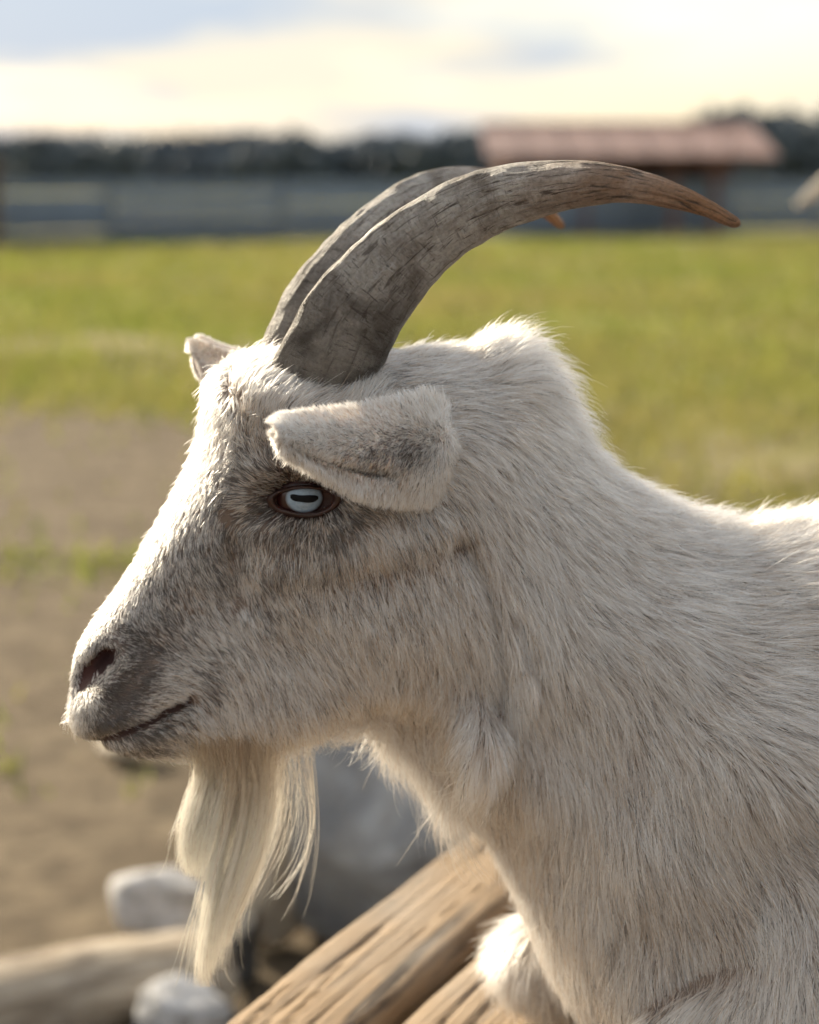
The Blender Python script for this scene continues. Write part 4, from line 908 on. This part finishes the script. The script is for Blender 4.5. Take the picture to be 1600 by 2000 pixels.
# ear fur
def ear_fur(sgn, ncl, seed):
    EG, EN = (globals()['EG'], globals()['EN']) if sgn > 0 else (EGF, ENF)
    r = np.random.default_rng(seed); u = r.random(ncl) ** .9; v_ = r.random(ncl); sid = r.random(ncl) < .72
    edge = r.random(ncl) < .16; v_ = np.where(edge, np.where(r.random(ncl) < .7, 1 - .03 * r.random(ncl), .03 * r.random(ncl)), v_)
    i = u * (NU - 1.001); j = v_ * (NV - 1.001); a_, b_ = i.astype(int), j.astype(int); fu, fv = (i - a_)[:, None], (j - b_)[:, None]
    g_ = lambda A_: A_[a_, b_] * (1 - fu) * (1 - fv) + A_[a_ + 1, b_] * fu * (1 - fv) + A_[a_, b_ + 1] * (1 - fu) * fv + A_[a_ + 1, b_ + 1] * fu * fv
    P_, n_ = g_(EG), g_(EN); n_ /= np.linalg.norm(n_, axis=1)[:, None]
    n_ = np.where(sid[:, None], n_, -n_); P_ = P_ + n_ * .0019
    du, dv = g_(np.gradient(EG, axis=0)), g_(np.gradient(EG, axis=1)); du /= np.linalg.norm(du, axis=1)[:, None]; dv /= np.linalg.norm(dv, axis=1)[:, None]
    t_ = du * (.55 - 1.7 * sstep(.34, .10, u))[:, None] + dv * ((v_ - .38) * 2.4 * (1 - .8 * sstep(.36, .14, u)) + .45 * sstep(.36, .14, u))[:, None]
    L_ = (1 if sgn > 0 else .38) * np.interp(u, [0, .15, .3, .5, 1], [11., 10.5, 7.5, 4.0, 4.6]) * mm * (1 + .5 * np.maximum(sstep(.8, 1, v_), .4 * sstep(.12, 0, v_))) * r.uniform(.8, 1.2, ncl)
    lift = np.radians(np.interp(v_, [0, .3, .7, 1], [18, 26, 26, 18]))
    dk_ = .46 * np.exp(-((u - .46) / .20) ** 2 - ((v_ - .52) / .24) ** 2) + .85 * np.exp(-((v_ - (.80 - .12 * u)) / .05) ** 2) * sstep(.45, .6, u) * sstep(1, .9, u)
    dk_ = dk_ if sgn > 0 else dk_ * .05
    P_[:, 1] *= sgn; n_[:, 1] *= sgn; t_[:, 1] *= sgn
    A_, B_, C_ = strands(P_, n_, t_, L_, lift, np.full(ncl, 5), np.full(ncl, .0008), seed=seed + 1, dark=dk_, tan=np.full(ncl, .06), rad=.00012, jit=.22, fn=to_head, clump=.7)
    return A_, B_, C_
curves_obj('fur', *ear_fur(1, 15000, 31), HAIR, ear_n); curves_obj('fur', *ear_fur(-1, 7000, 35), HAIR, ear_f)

# beard
LOCKS = [  # guide polyline (px), spread at root px, spread at tip px, hairs, lateral mm, lateral spread
 ([(396, 1450), (394, 1500), (374, 1560), (362, 1620), (364, 1680), (374, 1712)], 16, 9, 330, 0, 6),
 ([(412, 1448), (410, 1510), (390, 1580), (376, 1640), (376, 1700)], 18, 13, 380, 4, 7),
 ([(430, 1446), (434, 1510), (416, 1590), (398, 1660), (396, 1722)], 18, 13, 380, 8, 7),
 ([(448, 1444), (458, 1520), (442, 1610), (420, 1700), (406, 1800), (397, 1890), (401, 1928)], 18, 6, 440, 9, 7),
 ([(470, 1442), (484, 1530), (466, 1640), (438, 1740), (418, 1820), (404, 1905)], 20, 6, 440, 8, 8),
 ([(495, 1438), (508, 1530), (492, 1640), (458, 1740), (434, 1815), (416, 1895)], 20, 8, 320, 6, 8),
 ([(520, 1434), (530, 1530), (518, 1630), (486, 1720), (452, 1800), (436, 1850)], 20, 7, 200, 4, 8),
 ([(545, 1430), (552, 1520), (544, 1610), (516, 1690), (478, 1770)], 20, 10, 36, 2, 8),
 ([(568, 1426), (578, 1515), (576, 1590), (560, 1660), (528, 1725)], 20, 14, 16, 1, 8),
 ([(590, 1422), (600, 1520), (604, 1600), (588, 1670), (562, 1720), (536, 1758)], 20, 14, 12, 0, 8),
 ([(600, 1420), (612, 1540), (612, 1640), (590, 1740), (562, 1800)], 18, 16, 8, -2, 8)]
bp, br, bc = [], [], []
KB = 12
for li, (pl, s0, s1, nh, la, ls) in enumerate(LOCKS):
    r = np.random.default_rng(300 + li); g_ = cr(pl, 60); 
    tlen = 1.02 - .5 * r.random(nh) ** 1.8; tt = np.linspace(0, 1, KB)
    ox = r.normal(size=nh); ol = r.normal(size=nh); ph = r.random(nh) * 6.28; am = r.uniform(1, 8, nh); dv = r.normal(size=nh) * np.where(r.random(nh) < .12, 28, 8)
    Q = np.empty((nh, KB, 3))
    sub = r.normal(size=(14, 2)) * .8; si = r.integers(0, 14, nh)          # small locks inside the lock
    jaw = r.random(nh) < .38; jy = 1398 + 50 * r.random(nh); jx = g_[0, 0] + 1.1 * s0 * r.normal(size=nh); JS = on_skin(jx, jy); jl = JS[:, 1] - .001
    for k, t in enumerate(tt):
        tk_ = np.clip(t * tlen, 0, 1) * 58.99; i = tk_.astype(int); f_ = (tk_ - i)[:, None]; c_ = g_[i] * (1 - f_) + g_[i + 1] * f_
        sp = s0 + (s1 - s0) * t
        oxx = ox * (1 - .6 * t) + sub[si, 0] * (.25 + 1.15 * t); oll = ol * (1 - .6 * t) + sub[si, 1] * (.25 + .75 * t)
        wv = am * np.sin(ph + t * 5) * t
        lat_ = (la + oll * ls * (1 - .35 * t)) * mm
        qx_ = c_[:, 0] + oxx * sp * .55 + wv + dv * t * t; qy_ = c_[:, 1] + (0 if k else -8)
        if t < .45:                       # some strands leave the near side of the jaw and fall into the beard
            bl = 1 - sstep(0, .45, t); qx_ = np.where(jaw, jx * bl + qx_ * (1 - bl), qx_); qy_ = np.where(jaw, (jy + t * 260) * bl + qy_ * (1 - bl), qy_); lat_ = np.where(jaw, (jl + .004 * math.sin(t * 6)) * bl + lat_ * (1 - bl), lat_)
        Q[:, k] = pix(qx_, qy_, lat_, to_head)
    bp.append(to_head(Q) - np.array(gl)); br.append(.00012 * r.uniform(.75, 1.3, (nh, 1)) * np.concatenate([np.ones(KB - 4), [.9, .75, .5, .2]])[None])
    cc = np.array([.90, .84, .72]) * r.uniform(.85, 1.1, (nh, 1)); cc = np.where((r.random(nh) < .07)[:, None], TAN * .8, cc); bc.append(np.clip(cc, 0, .9))
curves_obj('beard', np.concatenate(bp), np.concatenate(br), np.concatenate(bc), HAIR, goat)

# ------------------------------------------------------------------ second goat, almost wholly outside the right edge: its drooping ear shows
def sdf_mesh(segs, h):
    pts = np.array([p for a_, ra, b_, rb in segs for p in (np.array(a_) - ra - .03, np.array(a_) + ra + .03, np.array(b_) - rb - .03, np.array(b_) + rb + .03)])
    lo, hi = pts.min(0), pts.max(0); ax_ = [np.arange(lo[k], hi[k], h) for k in range(3)]
    Pq = np.stack(np.meshgrid(*ax_, indexing='ij'), -1).astype(np.float32); D = np.full(Pq.shape[:3], 9., np.float32)
    for a_, ra, b_, rb in segs:
        a_ = np.array(a_, np.float32); e = np.array(b_, np.float32) - a_; t = np.clip(((Pq - a_) @ e) / float(e @ e), 0, 1)
        dd = np.linalg.norm(Pq - a_ - t[..., None] * e, axis=-1) - (ra + (rb - ra) * t); hh = np.clip(.5 + .5 * (D - dd) / .06, 0, 1)
        D = D * (1 - hh) + dd * hh - .06 * hh * (1 - hh)
    D[[0, -1]] = 1; D[:, [0, -1]] = 1; D[:, :, [0, -1]] = 1
    return surface_nets(D, lo, h)
PALE = simple('pale_goat_coat', (0.50, 0.43, 0.34), (0.66, 0.59, 0.49), 22, .9, (1, 1, .3))
et = at_y(np.array(1556.), np.array(398.), 2.6)             # ear tip
g2 = empty('goat', (et[0] + .17, 2.6, 0), R_(-8)); tag(g2, 'second pale goat beyond the right edge with only a drooping ear showing', 'goat')
zh = float(et[2]) + .075
segs = [((.30, .18, .74), .16, (.95, .22, .76), .19)]         # body to the right, head turned to the viewer
for sy_ in (.10, .30):
    segs += [((.30, sy_, .62), .075, (.27, sy_, .36), .032), ((.27, sy_, .36), .030, (.28, sy_, .03), .026), ((1.0, sy_, .66), .10, (1.08, sy_, .40), .035), ((1.08, sy_, .40), .030, (1.0, sy_, .03), .026)]
segs += [((.24, .16, .84), .12, (.02, .07, zh - .06), .068), ((0, .05, zh - .02), .062, (0, -.12, zh - .13), .036), ((1.13, .2, .88), .025, (1.2, .2, .95), .012)]
v_, f_ = sdf_mesh(segs, .013)
if np.cross(v_[f_[:, 1]] - v_[f_[:, 0]], v_[f_[:, 2]] - v_[f_[:, 0]])[:, 2] @ np.sign(v_[f_].mean(1)[:, 2] - .74) < 0: f_ = f_[:, ::-1]
obj('body', v_, f_, PALE, g2)
P0, f0 = ico(24, 18)
for sgn in (-1, 1):
    D = P0 * np.array([.078, .009, .0155]); D[:, 2] *= 1 - .35 * (D[:, 0] / .075); D[:, 1] += .3 * D[:, 2] ** 2 / .02
    a_ = R_(38); X_ = D[:, 0] * math.cos(a_) - D[:, 2] * math.sin(a_) * -1; Z_ = -D[:, 0] * math.sin(a_) + D[:, 2] * math.cos(a_)
    e_ = np.stack([sgn * (.108 + X_), D[:, 1] + .03, zh - .035 + Z_], 1)
    obj('ear', e_, f0 if sgn > 0 else f0[:, ::-1], PALE, g2)
    th = np.linspace(0, 1.5, 30); C_ = np.stack([sgn * (.03 + .05 * th), .06 + .14 * np.sin(th), zh + .03 + .16 * (1 - np.cos(th)) * .5 + .12 * np.sin(th)], 1); rr = .017 * (1 - th / 1.55) + .002
    an = np.linspace(0, 2 * math.pi, 14, endpoint=False); hv2 = C_[:, None, :] + rr[:, None, None] * np.stack([np.cos(an), np.sin(an), 0 * an], -1)[None]
    ix = np.arange(30 * 14).reshape(30, 14); nx_ = np.roll(ix, -1, 1)
    obj('horn', hv2.reshape(-1, 3), [tuple(q) for q in np.stack([ix[:-1], nx_[:-1], nx_[1:], ix[1:]], -1).reshape(-1, 4)] + [tuple(ix[-1])], BST, g2)
    o = obj('eye', P0 * .013, f0, SCL, g2); o.location = (sgn * .05, -.01, zh - .03)
